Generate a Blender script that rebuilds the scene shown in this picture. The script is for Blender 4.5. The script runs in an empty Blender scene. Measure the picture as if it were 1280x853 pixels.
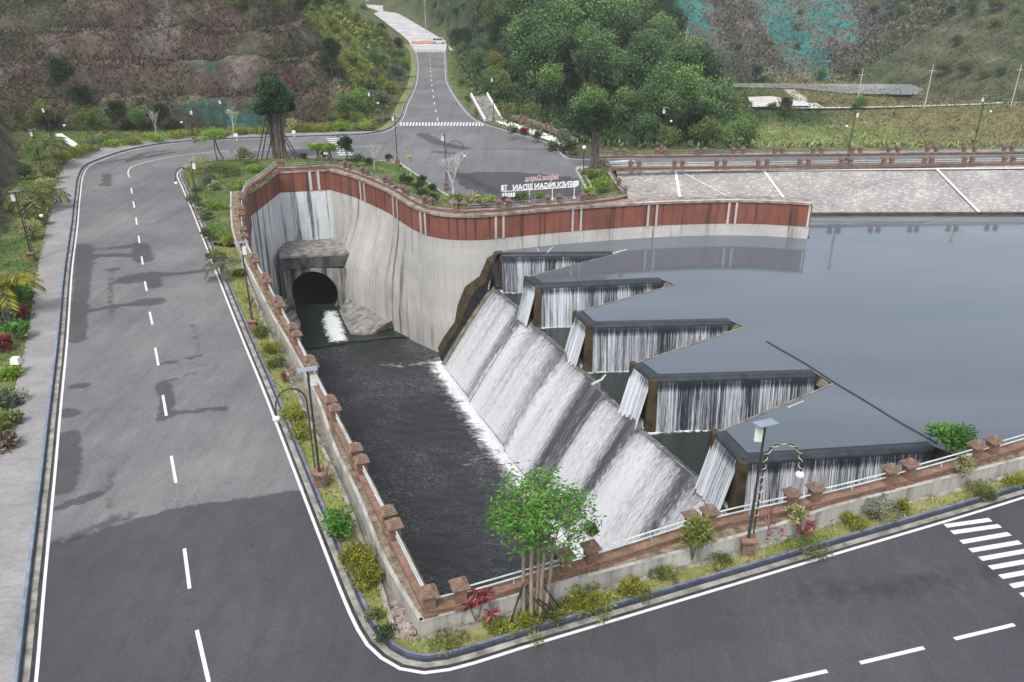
import bpy, math, random
import numpy as np
from mathutils import Vector, Matrix, noise
from mathutils.geometry import delaunay_2d_cdt
random.seed(7); RNG = np.random.default_rng(11)
SC = bpy.context.scene; COL = SC.collection
PI = math.pi
# ------------------------------------------------------------------ survey: turn measured bearings into metres
FPX = 28 / 36 * 1280.0; TANP = (426.5 + 25) / FPX; PITCH = math.atan(TANP)
CP, SP = math.cos(PITCH), math.sin(PITCH); CAMZ = 20.0
def at(px, py, z=0.0):
    u, v = px - 640, py - 426.5
    d = (u, FPX * CP - v * SP, -(v * CP + FPX * SP)); t = (z - CAMZ) / d[2]
    return (d[0] * t, d[1] * t, z)
def proj(x, y, z):
    dz = CAMZ - z; zc = y * CP + dz * SP
    return 640 + FPX * x / zc, 426.5 + FPX * (dz * CP - y * SP) / zc
def W(lst, z=0.0): return [at(a, b, z) for a, b in lst]
def W2(lst, z=0.0): return [at(a, b, z)[:2] for a, b in lst]
# ------------------------------------------------------------------ tags
def tag(o, label=None, cat=None, group=None, kind=None):
    if label: o['label'] = label
    if cat: o['category'] = cat
    if group: o['group'] = group
    if kind: o['kind'] = kind
    return o
def empty(name, loc, rz=0.0, label=None, cat=None, group=None):
    o = bpy.data.objects.new(name, None); o.empty_display_size = .3
    o.location = loc; o.rotation_euler = (0, 0, rz); COL.objects.link(o)
    return tag(o, label, cat, group)
KIDS = {}
def copy_tree(o, loc=None, rz=None, sc=None, label=None, group=None, cat=None):
    c = o.copy(); COL.objects.link(c); KIDS[c.name] = []
    for ch in KIDS.get(o.name, []):
        k = ch.copy(); COL.objects.link(k); k.parent = c; KIDS[c.name].append(k); KIDS[k.name] = []
        for g in KIDS.get(ch.name, []):
            q = g.copy(); COL.objects.link(q); q.parent = k; KIDS[k.name].append(q)
    if loc is not None: c.location = loc
    if rz is not None: c.rotation_euler = (0, 0, rz)
    if sc is not None: c.scale = (sc, sc, sc) if not hasattr(sc, '__len__') else sc
    tag(c, label, cat, group)
    return c
# ------------------------------------------------------------------ mesh builder
def auto_uv(me):
    n = len(me.loops)
    if n == 0: return
    co = np.empty(len(me.vertices) * 3, np.float32); me.vertices.foreach_get('co', co); co = co.reshape(-1, 3)
    vi = np.empty(n, np.int32); me.loops.foreach_get('vertex_index', vi)
    nf = len(me.polygons); nm = np.empty(nf * 3, np.float32); me.polygons.foreach_get('normal', nm); nm = nm.reshape(-1, 3)
    lt = np.empty(nf, np.int32); me.polygons.foreach_get('loop_total', lt)
    fn = np.repeat(nm, lt, axis=0); p = co[vi]
    uv = np.empty((n, 2), np.float32)
    flat = np.abs(fn[:, 2]) > .72
    uv[flat] = p[flat][:, :2]
    s = ~flat; hx, hy = -fn[s][:, 1], fn[s][:, 0]; L = np.sqrt(hx * hx + hy * hy) + 1e-6
    uv[s, 0] = (p[s][:, 0] * hx + p[s][:, 1] * hy) / L; uv[s, 1] = p[s][:, 2]
    l = me.uv_layers.new(name='UVMap'); l.data.foreach_set('uv', uv.ravel())
def link_mesh(name, me, mat, parent=None, smooth=False):
    if mat is not None:
        me.materials.append(mat)
    if smooth: me.polygons.foreach_set('use_smooth', [True] * len(me.polygons))
    o = bpy.data.objects.new(name, me); COL.objects.link(o)
    if parent is not None:
        o.parent = parent; KIDS.setdefault(parent.name, []).append(o)
    return o
class MB:
    def __init__(s): s.v = []; s.f = []; s.uv = None
    def add(s, vs, fs):
        b = len(s.v); s.v += [tuple(p) for p in vs]; s.f += [tuple(b + i for i in f) for f in fs]; return b
    def box(s, c, d, rz=0.0, taper=1.0, M=None):
        x, y, z = d[0] / 2, d[1] / 2, d[2] / 2
        P = [(-x, -y, -z), (x, -y, -z), (x, y, -z), (-x, y, -z)] + [(a * taper, b * taper, z) for a, b in ((-x, -y), (x, -y), (x, y), (-x, y))]
        if M is None: M = Matrix.Rotation(rz, 3, 'Z')
        s.add([M @ Vector(p) + Vector(c) for p in P], [(3, 2, 1, 0), (4, 5, 6, 7), (0, 1, 5, 4), (1, 2, 6, 5), (2, 3, 7, 6), (3, 0, 4, 7)])
    def beam(s, a, b, w, h):
        a, b = Vector(a), Vector(b); d = b - a; L = d.length
        q = d.to_track_quat('Y', 'Z').to_matrix(); s.box((a + b) / 2, (w, L, h), M=q)
    def prism(s, poly, z0, z1):
        n = len(poly)
        s.add([(p[0], p[1], z0) for p in poly] + [(p[0], p[1], z1) for p in poly],
              [tuple(range(n - 1, -1, -1)), tuple(range(n, 2 * n))] + [(i, (i + 1) % n, n + (i + 1) % n, n + i) for i in range(n)])
    def tube(s, path, r, n=6, caps=True):
        path = [Vector(p) for p in path]
        rs = r if hasattr(r, '__len__') else [r] * len(path)
        b = len(s.v); up = Vector((0, 0, 1))
        for i, p in enumerate(path):
            d = (path[min(i + 1, len(path) - 1)] - path[max(i - 1, 0)]).normalized()
            a = d.cross(up if abs(d.z) < .95 else Vector((1, 0, 0))).normalized(); c = d.cross(a)
            for k in range(n):
                t = 2 * PI * k / n; s.v.append(tuple(p + (a * math.cos(t) + c * math.sin(t)) * rs[i]))
        for i in range(len(path) - 1):
            for k in range(n):
                s.f.append((b + i * n + k, b + i * n + (k + 1) % n, b + (i + 1) * n + (k + 1) % n, b + (i + 1) * n + k))
        if caps:
            s.f.append(tuple(b + k for k in range(n - 1, -1, -1))); e = b + (len(path) - 1) * n; s.f.append(tuple(e + k for k in range(n)))
    def ball(s, c, r, n=10, m=6, sz=1.0):
        b = len(s.v)
        for j in range(m + 1):
            t = PI * j / m
            for k in range(n): s.v.append((c[0] + r * math.sin(t) * math.cos(2 * PI * k / n), c[1] + r * math.sin(t) * math.sin(2 * PI * k / n), c[2] + r * sz * math.cos(t)))
        for j in range(m):
            for k in range(n): s.f.append((b + j * n + k, b + (j + 1) * n + k, b + (j + 1) * n + (k + 1) % n, b + j * n + (k + 1) % n))
    def sweep(s, path, prof, closed=False):
        """path: list of (x,y,z) ; prof: list of (offset to the right, dz)"""
        P = [Vector(p) for p in path]; nm = normals2(path, closed); b = len(s.v); m = len(prof)
        for p, q in zip(P, nm):
            for d, z in prof: s.v.append((p.x + q[0] * d, p.y + q[1] * d, p.z + z))
        N = len(P)
        for i in range(N if closed else N - 1):
            j = (i + 1) % N
            for k in range(m - 1): s.f.append((b + i * m + k, b + i * m + k + 1, b + j * m + k + 1, b + j * m + k))
    def build(s, name, mat, parent=None, smooth=False, rel=True, weld=False):
        off = parent.location if (parent is not None and rel) else None
        vs = s.v if off is None else [(p[0] - off.x, p[1] - off.y, p[2] - off.z) for p in s.v]
        me = bpy.data.meshes.new(name); me.from_pydata(vs, [], s.f)
        if weld: import bmesh; bm = bmesh.new(); bm.from_mesh(me); bmesh.ops.remove_doubles(bm, verts=bm.verts, dist=.02); bm.to_mesh(me); bm.free()
        me.update(); auto_uv(me)
        return link_mesh(name, me, mat, parent, smooth)
def normals2(path, closed=False):
    N = len(path); out = []
    for i in range(N):
        a = path[(i - 1) % N if closed else max(i - 1, 0)]; c = path[(i + 1) % N if closed else min(i + 1, N - 1)]
        dx, dy = c[0] - a[0], c[1] - a[1]; L = math.hypot(dx, dy) or 1; out.append((dy / L, -dx / L))
    return out
def offset(path, d):
    return [(p[0] + n[0] * d, p[1] + n[1] * d) + tuple(p[2:]) for p, n in zip(path, normals2(path))]
def resample(path, step):
    P = np.array(path, float); seg = np.linalg.norm(np.diff(P, axis=0), axis=1); s = np.concatenate([[0], np.cumsum(seg)])
    n = max(2, int(round(s[-1] / step)) + 1); t = np.linspace(0, s[-1], n)
    return [tuple(np.interp(x, s, P[:, k]) for k in range(P.shape[1])) for x in t]
def smooth(path, step=1.0):
    P = [np.array(p, float) for p in path]; out = []
    P = [2 * P[0] - P[1]] + P + [2 * P[-1] - P[-2]]
    for i in range(1, len(P) - 2):
        p0, p1, p2, p3 = P[i - 1:i + 3]; n = max(2, int(np.linalg.norm(p2 - p1) / step * 2))
        # centripetal Catmull-Rom
        t0 = 0; t1 = max(np.linalg.norm(p1 - p0), 1e-3) ** .5; t2 = t1 + max(np.linalg.norm(p2 - p1), 1e-3) ** .5; t3 = t2 + max(np.linalg.norm(p3 - p2), 1e-3) ** .5
        for k in range(n):
            t = t1 + (t2 - t1) * k / n
            A1 = (t1 - t) / (t1 - t0) * p0 + (t - t0) / (t1 - t0) * p1; A2 = (t2 - t) / (t2 - t1) * p1 + (t - t1) / (t2 - t1) * p2; A3 = (t3 - t) / (t3 - t2) * p2 + (t - t2) / (t3 - t2) * p3
            B1 = (t2 - t) / (t2 - t0) * A1 + (t - t0) / (t2 - t0) * A2; B2 = (t3 - t) / (t3 - t1) * A2 + (t - t1) / (t3 - t1) * A3
            out.append((t2 - t) / (t2 - t1) * B1 + (t - t1) / (t2 - t1) * B2)
    out.append(P[-2]); return resample([tuple(o) for o in out], step)
def inpoly(X, Y, poly):
    X = np.asarray(X, float); Y = np.asarray(Y, float); r = np.zeros(X.shape, bool); n = len(poly); j = n - 1
    for i in range(n):
        xi, yi = poly[i][:2]; xj, yj = poly[j][:2]
        if yi != yj:
            c = ((yi > Y) != (yj > Y)) & (X < (xj - xi) * (Y - yi) / (yj - yi) + xi); r ^= c
        j = i
    return r
def dpoly(X, Y, poly):
    X = np.asarray(X, float); Y = np.asarray(Y, float); best = np.full(X.shape, 1e9)
    for a, b in zip(poly[:-1], poly[1:]):
        ax, ay = a[:2]; dx, dy = b[0] - ax, b[1] - ay; L = dx * dx + dy * dy + 1e-9
        t = np.clip(((X - ax) * dx + (Y - ay) * dy) / L, 0, 1); best = np.minimum(best, np.hypot(X - ax - t * dx, Y - ay - t * dy))
    return best
def sm(x): x = np.clip(x, 0, 1); return x * x * (3 - 2 * x)
def region(outer, holes=(), grid=None):
    """triangulated region; returns verts2d array, tris"""
    pts = []; edges = []
    for loop in [outer] + list(holes):
        b = len(pts); pts += [tuple(p[:2]) for p in loop]; n = len(loop); edges += [(b + i, b + (i + 1) % n) for i in range(n)]
    if grid is not None:
        X, Y = grid; m = inpoly(X, Y, outer)
        for h in holes: m &= ~inpoly(X, Y, h)
        pts += list(zip(X[m].tolist(), Y[m].tolist()))
    r = delaunay_2d_cdt([Vector(p) for p in pts], edges, [], 0, 1e-5)
    V = np.array([tuple(v) for v in r[0]]); T = np.array([f for f in r[2] if len(f) == 3])
    c = V[T].mean(axis=1); k = inpoly(c[:, 0], c[:, 1], outer)
    for h in holes: k &= ~inpoly(c[:, 0], c[:, 1], h)
    T = T[k]; a, b, c = V[T[:, 0]], V[T[:, 1]], V[T[:, 2]]
    cr = (b[:, 0] - a[:, 0]) * (c[:, 1] - a[:, 1]) - (b[:, 1] - a[:, 1]) * (c[:, 0] - a[:, 0])
    T[cr < 0] = T[cr < 0][:, ::-1]
    return V, T
def mgrid(x0, x1, y0, y1, s, jit=.0):
    X, Y = np.meshgrid(np.arange(x0, x1, s), np.arange(y0, y1, s)); X = X.ravel(); Y = Y.ravel()
    return X + RNG.uniform(-jit, jit, X.shape) * s, Y + RNG.uniform(-jit, jit, Y.shape) * s
def np_mesh(name, V, F, mat, parent=None, smooth=False, attrs=None, col=None, uv=True):
    me = bpy.data.meshes.new(name); V = np.asarray(V, np.float32); F = np.asarray(F, np.int32); k = F.shape[1]
    me.vertices.add(len(V)); me.vertices.foreach_set('co', V.ravel()); me.loops.add(F.size); me.loops.foreach_set('vertex_index', F.ravel())
    me.polygons.add(len(F)); me.polygons.foreach_set('loop_start', np.arange(0, F.size, k, dtype=np.int32)); me.polygons.foreach_set('loop_total', np.full(len(F), k, np.int32))
    me.update(calc_edges=True)
    for nme, a in (attrs or {}).items():
        l = me.attributes.new(nme, 'FLOAT', 'POINT'); l.data.foreach_set('value', np.asarray(a, np.float32))
    if col is not None:
        l = me.attributes.new('Col', 'FLOAT_COLOR', 'POINT'); c = np.ones((len(V), 4), np.float32); c[:, :3] = col; l.data.foreach_set('color', c.ravel())
    if uv: auto_uv(me)
    return link_mesh(name, me, mat, parent, smooth)
def sheet(name, poly, z, mat, holes=(), step=None, kind=None, parent=None, attrs=None):
    g = None
    if step:
        xs = [p[0] for p in poly]; ys = [p[1] for p in poly]; g = mgrid(min(xs), max(xs), min(ys), max(ys), step, .1)
    V, T = region(poly, holes, g); Z = np.full(len(V), z) if not callable(z) else z(V[:, 0], V[:, 1])
    V3 = np.column_stack([V, Z])
    A = {k: f(V[:, 0], V[:, 1]) for k, f in (attrs or {}).items()}
    o = np_mesh(name, V3, T, mat, parent, attrs=A)
    if kind: o['kind'] = kind
    return o
# ------------------------------------------------------------------ materials
class NT:
    def __init__(s, name):
        s.m = bpy.data.materials.new(name); s.m.use_nodes = True; s.t = s.m.node_tree; s.t.nodes.clear()
        s.out = s.n('ShaderNodeOutputMaterial'); s.b = s.n('ShaderNodeBsdfPrincipled'); s.l(s.b.outputs[0], s.out.inputs[0]); s.tc = s.n('ShaderNodeTexCoord')
    def n(s, t, **k):
        x = s.t.nodes.new(t)
        for a, v in k.items(): setattr(x, a, v)
        return x
    def l(s, a, b): s.t.links.new(a, b)
    def coord(s, which='Object', scale=(1, 1, 1), rot=(0, 0, 0)):
        mp = s.n('ShaderNodeMapping'); s.l(s.tc.outputs[which], mp.inputs[0]); mp.inputs['Scale'].default_value = scale; mp.inputs['Rotation'].default_value = rot; return mp.outputs[0]
    def noise(s, vec, scale=1.0, detail=5.0, rough=.6, dist=0.0):
        x = s.n('ShaderNodeTexNoise'); s.l(vec, x.inputs['Vector']); x.inputs['Scale'].default_value = scale; x.inputs['Detail'].default_value = detail
        x.inputs['Roughness'].default_value = rough; x.inputs['Distortion'].default_value = dist; return x.outputs['Fac']
    def ramp(s, fac, stops, interp='LINEAR'):
        x = s.n('ShaderNodeValToRGB'); s.l(fac, x.inputs[0]); e = x.color_ramp.elements; x.color_ramp.interpolation = interp
        while len(e) < len(stops): e.new(.5)
        for i, (p, c) in enumerate(stops):
            e[i].position = p; e[i].color = tuple(c) + (1,) if hasattr(c, '__len__') else (c, c, c, 1)
        return x.outputs[0]
    def mix(s, f, a, b, mode='MIX'):
        x = s.n('ShaderNodeMix', data_type='RGBA', blend_type=mode)
        if hasattr(f, 'links'): s.l(f, x.inputs[0])
        else: x.inputs[0].default_value = f
        for v, k in ((a, 6), (b, 7)):
            if hasattr(v, 'links'): s.l(v, x.inputs[k])
            else: x.inputs[k].default_value = tuple(v) + (1,) if hasattr(v, '__len__') else (v, v, v, 1)
        return x.outputs[2]
    def math(s, op, a, b=None, clamp=False):
        x = s.n('ShaderNodeMath', operation=op, use_clamp=clamp)
        for i, v in enumerate((a, b)):
            if v is None: continue
            if hasattr(v, 'links'): s.l(v, x.inputs[i])
            else: x.inputs[i].default_value = v
        return x.outputs[0]
    def attr(s, name, out='Fac'):
        x = s.n('ShaderNodeAttribute', attribute_name=name); return x.outputs[out]
    def base(s, c):
        if hasattr(c, 'links'): s.l(c, s.b.inputs['Base Color'])
        else: s.b.inputs['Base Color'].default_value = tuple(c) + (1,)
    def rough(s, r):
        if hasattr(r, 'links'): s.l(r, s.b.inputs['Roughness'])
        else: s.b.inputs['Roughness'].default_value = r
    def bump(s, h, strength=.3, dist=.05):
        x = s.n('ShaderNodeBump'); s.l(h, x.inputs['Height']); x.inputs['Strength'].default_value = strength; x.inputs['Distance'].default_value = dist; s.l(x.outputs[0], s.b.inputs['Normal'])
    def spec(s, v): s.b.inputs['Specular IOR Level'].default_value = v
def simple(name, c1, c2, scale=3.0, rough=.8, coordn='Object', cs=(1, 1, 1), lo=.35, hi=.65, bump=0, bs=20, metal=0, spec=.3):
    t = NT(name); v = t.coord(coordn, cs); f = t.noise(v, scale); t.base(t.ramp(f, [(lo, c1), (hi, c2)])); t.rough(rough); t.spec(spec); t.b.inputs['Metallic'].default_value = metal
    if bump: t.bump(t.noise(v, bs, 6), bump, .03)
    return t.m
M = {}
def mk_materials():
    # asphalt
    t = NT('asphalt'); v = t.coord('Object')
    big = t.noise(v, .12, 6, .6); streak = t.noise(t.coord('Object', (.9, .06, 1), (0, 0, -.38)), 1.0, 5); fine = t.noise(v, 9, 4, .7); edge = t.noise(v, 1.5, 7, .72)
    old = t.ramp(big, [(.3, (.115, .115, .12)), (.5, (.15, .148, .151)), (.72, (.2, .194, .19))])
    new = t.ramp(big, [(.3, (.045, .046, .052)), (.55, (.064, .065, .071)), (.75, (.088, .088, .094))])
    fr = t.math('ADD', t.attr('fresh'), t.math('MULTIPLY', t.math('SUBTRACT', edge, .5), .5)); fr = t.ramp(fr, [(.44, 0), (.54, 1)])
    c = t.mix(fr, old, new)
    c = t.mix(t.ramp(streak, [(.45, 0), (.7, .45)]), c, t.mix(.55, c, (.03, .03, .034)))
    st = t.math('ADD', t.attr('stain'), t.math('MULTIPLY', t.math('SUBTRACT', edge, .5), .75)); st = t.ramp(st, [(.34, 0), (.52, .85)])
    cn = t.noise(v, .42, 5, .6, .8); cr = t.ramp(t.math('ABSOLUTE', t.math('SUBTRACT', cn, .5)), [(0, 1), (.007, 0)]); cm = t.ramp(t.noise(v, .09, 3), [(.5, 0), (.6, .55)])
    c = t.mix(st, c, t.mix(.72, c, (.022, .021, .024)))
    c = t.mix(t.math('MULTIPLY', t.math('MULTIPLY', cr, cm), t.math('SUBTRACT', 1.0, fr)), c, (.05, .05, .052))
    med = t.noise(t.coord('Object', (1, .35, 1), (0, 0, -.38)), 2.2, 6, .75); c = t.mix(.55, c, t.ramp(med, [(.3, .72), (.7, 1.22)]), 'MULTIPLY'); c = t.mix(.6, c, t.ramp(fine, [(.3, .7), (.7, 1.3)]), 'MULTIPLY'); t.base(c); t.rough(t.ramp(big, [(.3, .62), (.7, .8)])); t.bump(fine, .25, .02); t.spec(.35); M['asphalt'] = t.m
    t = NT('paint'); v = t.coord('Object'); f = t.noise(v, 3.5, 8, .75); t.base(t.ramp(f, [(.28, (.3, .3, .3)), (.42, (.58, .58, .58)), (.7, (.74, .74, .73))])); t.rough(.6); M['paint'] = t.m
    M['oldpaint'] = simple('worn_paint', (.32, .33, .34), (.7, .71, .7), 2.5, .7)
    M['gutter'] = simple('gutter_concrete', (.13, .125, .11), (.36, .34, .3), 1.6, .85, bump=.2, bs=12)
    M['darkgap'] = simple('gutter_joint', (.02, .02, .022), (.05, .05, .05), 2, .8)
    M['kerbdark'] = simple('kerb_face_paint', (.028, .034, .055), (.05, .06, .09), 3, .55, bump=.1)
    M['kerbtop'] = simple('kerb_top_paint', (.1, .11, .17), (.2, .205, .26), 3, .6)
    M['kerbblue'] = simple('kerb_blue_paint', (.13, .17, .21), (.24, .28, .33), 2, .65)
    # pavers
    t = NT('sidewalk_pavers'); br = t.n('ShaderNodeTexBrick'); t.l(t.coord('Object', (1, 1, 1), (0, 0, .22)), br.inputs['Vector']); br.inputs['Scale'].default_value = 4.0
    br.inputs['Color1'].default_value = (.27, .265, .27, 1); br.inputs['Color2'].default_value = (.34, .33, .325, 1); br.inputs['Mortar'].default_value = (.19, .185, .18, 1); br.inputs['Mortar Size'].default_value = .012
    f = t.noise(t.coord('Object'), .35, 8, .7); f2 = t.noise(t.coord('Object', (.6, 2.6, 1)), 1.4, 5)
    c = t.mix(.75, br.outputs[0], t.ramp(f, [(.3, .5), (.7, 1.05)]), 'MULTIPLY'); c = t.mix(t.ramp(f2, [(.5, 0), (.75, .5)]), c, (.15, .145, .14)); t.base(c); t.rough(.85); t.bump(br.outputs['Fac'], -.2, .01); M['paver'] = t.m
    # grass / soil strip
    t = NT('strip_soil'); v = t.coord('Object'); f = t.noise(v, .45, 7, .7); g = t.noise(v, 6, 6, .75)
    c = t.ramp(f, [(.33, (.1, .14, .03)), (.48, (.19, .21, .055)), (.6, (.27, .26, .11)), (.72, (.36, .3, .2))]); c = t.mix(.6, c, t.ramp(g, [(.3, .35), (.7, 1.2)]), 'MULTIPLY'); t.base(c); t.rough(.95); t.bump(g, .6, .05); M['soil'] = t.m
    t = NT('lawn'); v = t.coord('Object'); f = t.noise(v, .35, 7, .7); g = t.noise(v, 6, 6, .75)
    c = t.ramp(f, [(.33, (.05, .09, .02)), (.5, (.09, .145, .03)), (.6, (.17, .17, .07)), (.72, (.25, .21, .12))]); c = t.mix(.6, c, t.ramp(g, [(.3, .4), (.7, 1.2)]), 'MULTIPLY'); t.base(c); t.rough(.95); t.bump(g, .6, .05); M['lawn'] = t.m
    # concrete wall with streaks
    def conc(name, ca, cb, dark, sth=(.52, .72), amount=.75, grid=True):
        t = NT(name); u = t.coord('UV'); f = t.noise(u, .25, 6, .6); s1 = t.noise(t.coord('UV', (1.1, .045, 1)), 1.0, 6, .72); s2 = t.noise(t.coord('UV', (3.2, .12, 1)), 1.0, 5, .7)
        c = t.ramp(f, [(.3, ca), (.7, cb)])
        if grid:
            br = t.n('ShaderNodeTexBrick'); t.l(u, br.inputs['Vector']); br.offset = 0; br.inputs['Scale'].default_value = .55; br.inputs['Mortar Size'].default_value = .006; br.inputs['Brick Width'].default_value = .5; br.inputs['Row Height'].default_value = .33
            br.inputs['Color1'].default_value = (1, 1, 1, 1); br.inputs['Color2'].default_value = (.93, .93, .93, 1); br.inputs['Mortar'].default_value = (.82, .8, .77, 1)
            c = t.mix(.8, c, br.outputs[0], 'MULTIPLY')
        c = t.mix(t.ramp(s1, [(sth[0], 0), (sth[1], amount)]), c, dark); c = t.mix(t.ramp(s2, [(.56, 0), (.72, amount * .6)]), c, dark); t.base(c); t.rough(.85); t.bump(t.noise(u, 6, 5), .15, .03); return t.m
    M['wall'] = conc('basin_wall_concrete', (.37, .36, .335), (.54, .53, .5), (.07, .066, .06), (.54, .645), .88)
    M['wallcool'] = conc('end_wall_concrete', (.5, .54, .56), (.7, .74, .76), (.06, .06, .06), (.52, .6), .9)
    M['portal'] = conc('portal_concrete', (.17, .17, .16), (.36, .35, .32), (.02, .019, .018), (.46, .57), .93, False)
    M['parapet'] = conc('kerb_wall_concrete', (.3, .295, .27), (.5, .49, .45), (.12, .115, .1), (.47, .62), .7, False)
    M['ledge'] = simple('stained_concrete', (.1, .095, .09), (.3, .29, .27), 1.4, .9, bump=.3, bs=8)
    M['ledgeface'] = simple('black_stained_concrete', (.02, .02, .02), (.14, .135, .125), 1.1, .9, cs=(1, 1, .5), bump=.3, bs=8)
    M['litter'] = simple('leaf_litter', (.09, .07, .05), (.3, .24, .17), 3.0, .95, bump=.6, bs=14)
    M['coping'] = simple('coping_plaster', (.13, .105, .09), (.36, .3, .27), 1.5, .8)
    M['band'] = conc('red_band_paint', (.15, .05, .034), (.25, .088, .056), (.03, .02, .018), (.5, .62), .95, False)
    M['pilaster'] = conc('pilaster_paint', (.36, .34, .31), (.56, .54, .5), (.1, .09, .08), (.5, .66), .7, False)
    t = NT('brick'); u = t.coord('UV'); br = t.n('ShaderNodeTexBrick'); t.l(u, br.inputs['Vector']); br.inputs['Scale'].default_value = 4.5; br.inputs['Mortar Size'].default_value = .03
    br.inputs['Color1'].default_value = (.18, .085, .055, 1); br.inputs['Color2'].default_value = (.32, .175, .115, 1); br.inputs['Mortar'].default_value = (.2, .15, .12, 1)
    f = t.noise(u, 1.1, 8, .7); c = t.mix(.8, br.outputs[0], t.ramp(f, [(.3, .28), (.5, .78), (.68, 1.15)]), 'MULTIPLY'); t.base(c); t.rough(.85); t.bump(br.outputs['Fac'], -.6, .03); M['brick'] = t.m
    M['cap'] = simple('pillar_cap_stone', (.11, .075, .055), (.3, .205, .155), 4, .9, bump=.4, bs=14)
    M['cap2'] = simple('weathered_cap_stone', (.12, .09, .08), (.3, .2, .17), 4, .9, bump=.4, bs=14)
    M['rail'] = simple('railing_paint', (.36, .42, .42), (.58, .63, .62), 2, .5, metal=.0)
    M['pole'] = simple('lamp_pole_paint', (.018, .024, .026), (.05, .06, .06), 3, .5)
    M['boxw'] = simple('battery_box_paint', (.5, .54, .46), (.7, .72, .64), 2, .6)
    M['globe'] = simple('lamp_globe_plastic', (.65, .66, .6), (.82, .82, .78), 2, .3)
    M['solar'] = simple('solar_panel_glass', (.16, .2, .24), (.26, .3, .35), 1, .25, spec=.6)
    M['deco'] = simple('string_light_wrap', (.2, .14, .1), (.5, .46, .36), 14, .7)
    M['signwhite'] = simple('sign_white_paint', (.74, .74, .73), (.84, .84, .83), 2, .5)
    M['signpink'] = simple('sign_pink_paint', (.5, .25, .26), (.68, .5, .5), 9, .5)
    M['orange'] = simple('barrier_orange_plastic', (.5, .09, .04), (.66, .15, .07), 2, .5)
    M['vanbody'] = simple('van_body_paint', (.5, .52, .56), (.66, .68, .72), 1, .35)
    M['vandark'] = simple('van_window_glass', (.02, .025, .04), (.05, .06, .09), 1, .15)
    M['rubber'] = simple('rubber', (.015, .015, .015), (.03, .03, .03), 4, .8)
    M['white'] = simple('white_plaster', (.6, .6, .58), (.78, .78, .76), 2, .7)
    M['pathpale'] = simple('pale_path', (.4, .38, .35), (.62, .6, .57), 1.2, .9)
    M['roughroad'] = simple('pale_rough_road', (.36, .36, .37), (.58, .58, .58), .25, .9, bump=.2, bs=3)
    M['gravel'] = simple('gravel_pad', (.16, .17, .165), (.25, .26, .255), .12, .9, bump=.2, bs=3)
    M['drain'] = simple('drain_bed', (.12, .115, .095), (.24, .22, .17), .9, .9, bump=.5, bs=6)
    M['rubble'] = simple('stone_rubble', (.16, .13, .115), (.36, .3, .27), 3, .9, bump=.5, bs=8)
    # embankment stone pitching
    t = NT('stone_pitching'); v = t.coord('Object'); vo = t.n('ShaderNodeTexVoronoi'); t.l(t.coord('Object', (.9, 1.7, 1.2)), vo.inputs['Vector']); vo.inputs['Scale'].default_value = 1.5
    c = t.mix(.5, t.ramp(t.noise(v, .22, 7, .7), [(.3, (.25, .24, .23)), (.7, (.46, .44, .42))]), t.ramp(vo.outputs['Distance'], [(.08, 1.25), (.5, .45)]), 'MULTIPLY')
    c2 = t.ramp(t.noise(v, 4.2, 6, .8), [(.35, .55), (.65, 1.45)]); c = t.mix(.85, c, c2, 'MULTIPLY'); t.base(c); t.rough(.9); t.bump(vo.outputs['Distance'], -.6, .1); M['pitch'] = t.m
    # terrain
    t = NT('terrain_soil'); v = t.coord('Object'); c = t.attr('Col', 'Color'); f = t.noise(v, .22, 8, .72); g = t.noise(v, 1.6, 8, .75)
    c = t.mix(.9, c, t.ramp(f, [(.32, .5), (.7, 1.55)]), 'MULTIPLY'); c = t.mix(.9, c, t.ramp(g, [(.32, .5), (.68, 1.55)]), 'MULTIPLY'); t.base(c); t.rough(.95); t.bump(t.noise(v, .9, 8, .75), .9, .6); t.spec(.1); M['terrain'] = t.m
    # water
    t = NT('reservoir_water'); v = t.coord('Object'); f = t.noise(t.coord('Object', (.5, 1.3, 1)), .05, 4, .6, .5); t.base(t.ramp(f, [(.35, (.08, .1, .122)), (.65, (.112, .132, .155))])); t.rough(.05); t.b.inputs['IOR'].default_value = 1.6; t.bump(t.noise(t.coord('Object', (1, 1.4, 1)), .9, 4), .035, .05); M['lake'] = t.m
    t = NT('basin_water'); v = t.coord('Object'); w = t.noise(t.coord('Object', (1, 1.7, 1), (0, 0, .4)), 2.3, 7, .72, .8); fa = t.attr('foam'); n2 = t.noise(t.coord('Object', (.9, 1.9, 1), (0, 0, .35)), .95, 9, .78, 1.2)
    fo = t.ramp(t.math('ADD', fa, t.math('MULTIPLY', t.math('SUBTRACT', n2, .5), 2.3)), [(.42, 0), (.56, .6), (.75, 1)])
    c = t.mix(fo, t.ramp(t.noise(v, .1, 5), [(.3, (.028, .033, .037)), (.7, (.06, .066, .072))]), (.8, .82, .84)); fk = t.noise(t.coord('Object', (1, 1.6, 1), (0, 0, .4)), 4.5, 6, .8, .5); fm = t.noise(v, .16, 4, .6); c = t.mix(t.math('MULTIPLY', t.ramp(fk, [(.49, 0), (.6, 1)]), t.ramp(fm, [(.4, .12), (.6, .85)])), c, (.3, .32, .34)); t.base(c); t.rough(t.ramp(fo, [(0, .12), (1, .7)])); t.bump(t.math('MULTIPLY', w, t.math('SUBTRACT', 1.0, t.math('MULTIPLY', fo, .8))), 1.0, .8); t.b.inputs['IOR'].default_value = 1.6; M['pool'] = t.m  # paler flecks in the water colour stand for ripple highlights and foam streaks
    t = NT('stilling_water'); v = t.coord('Object'); w = t.noise(v, 2.2, 6, .65, .4); fa = t.attr('foam'); n2 = t.noise(v, 3, 7, .75)
    fo = t.ramp(t.math('ADD', fa, t.math('MULTIPLY', t.math('SUBTRACT', n2, .5), .9)), [(.45, 0), (.62, 1)])
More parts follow.
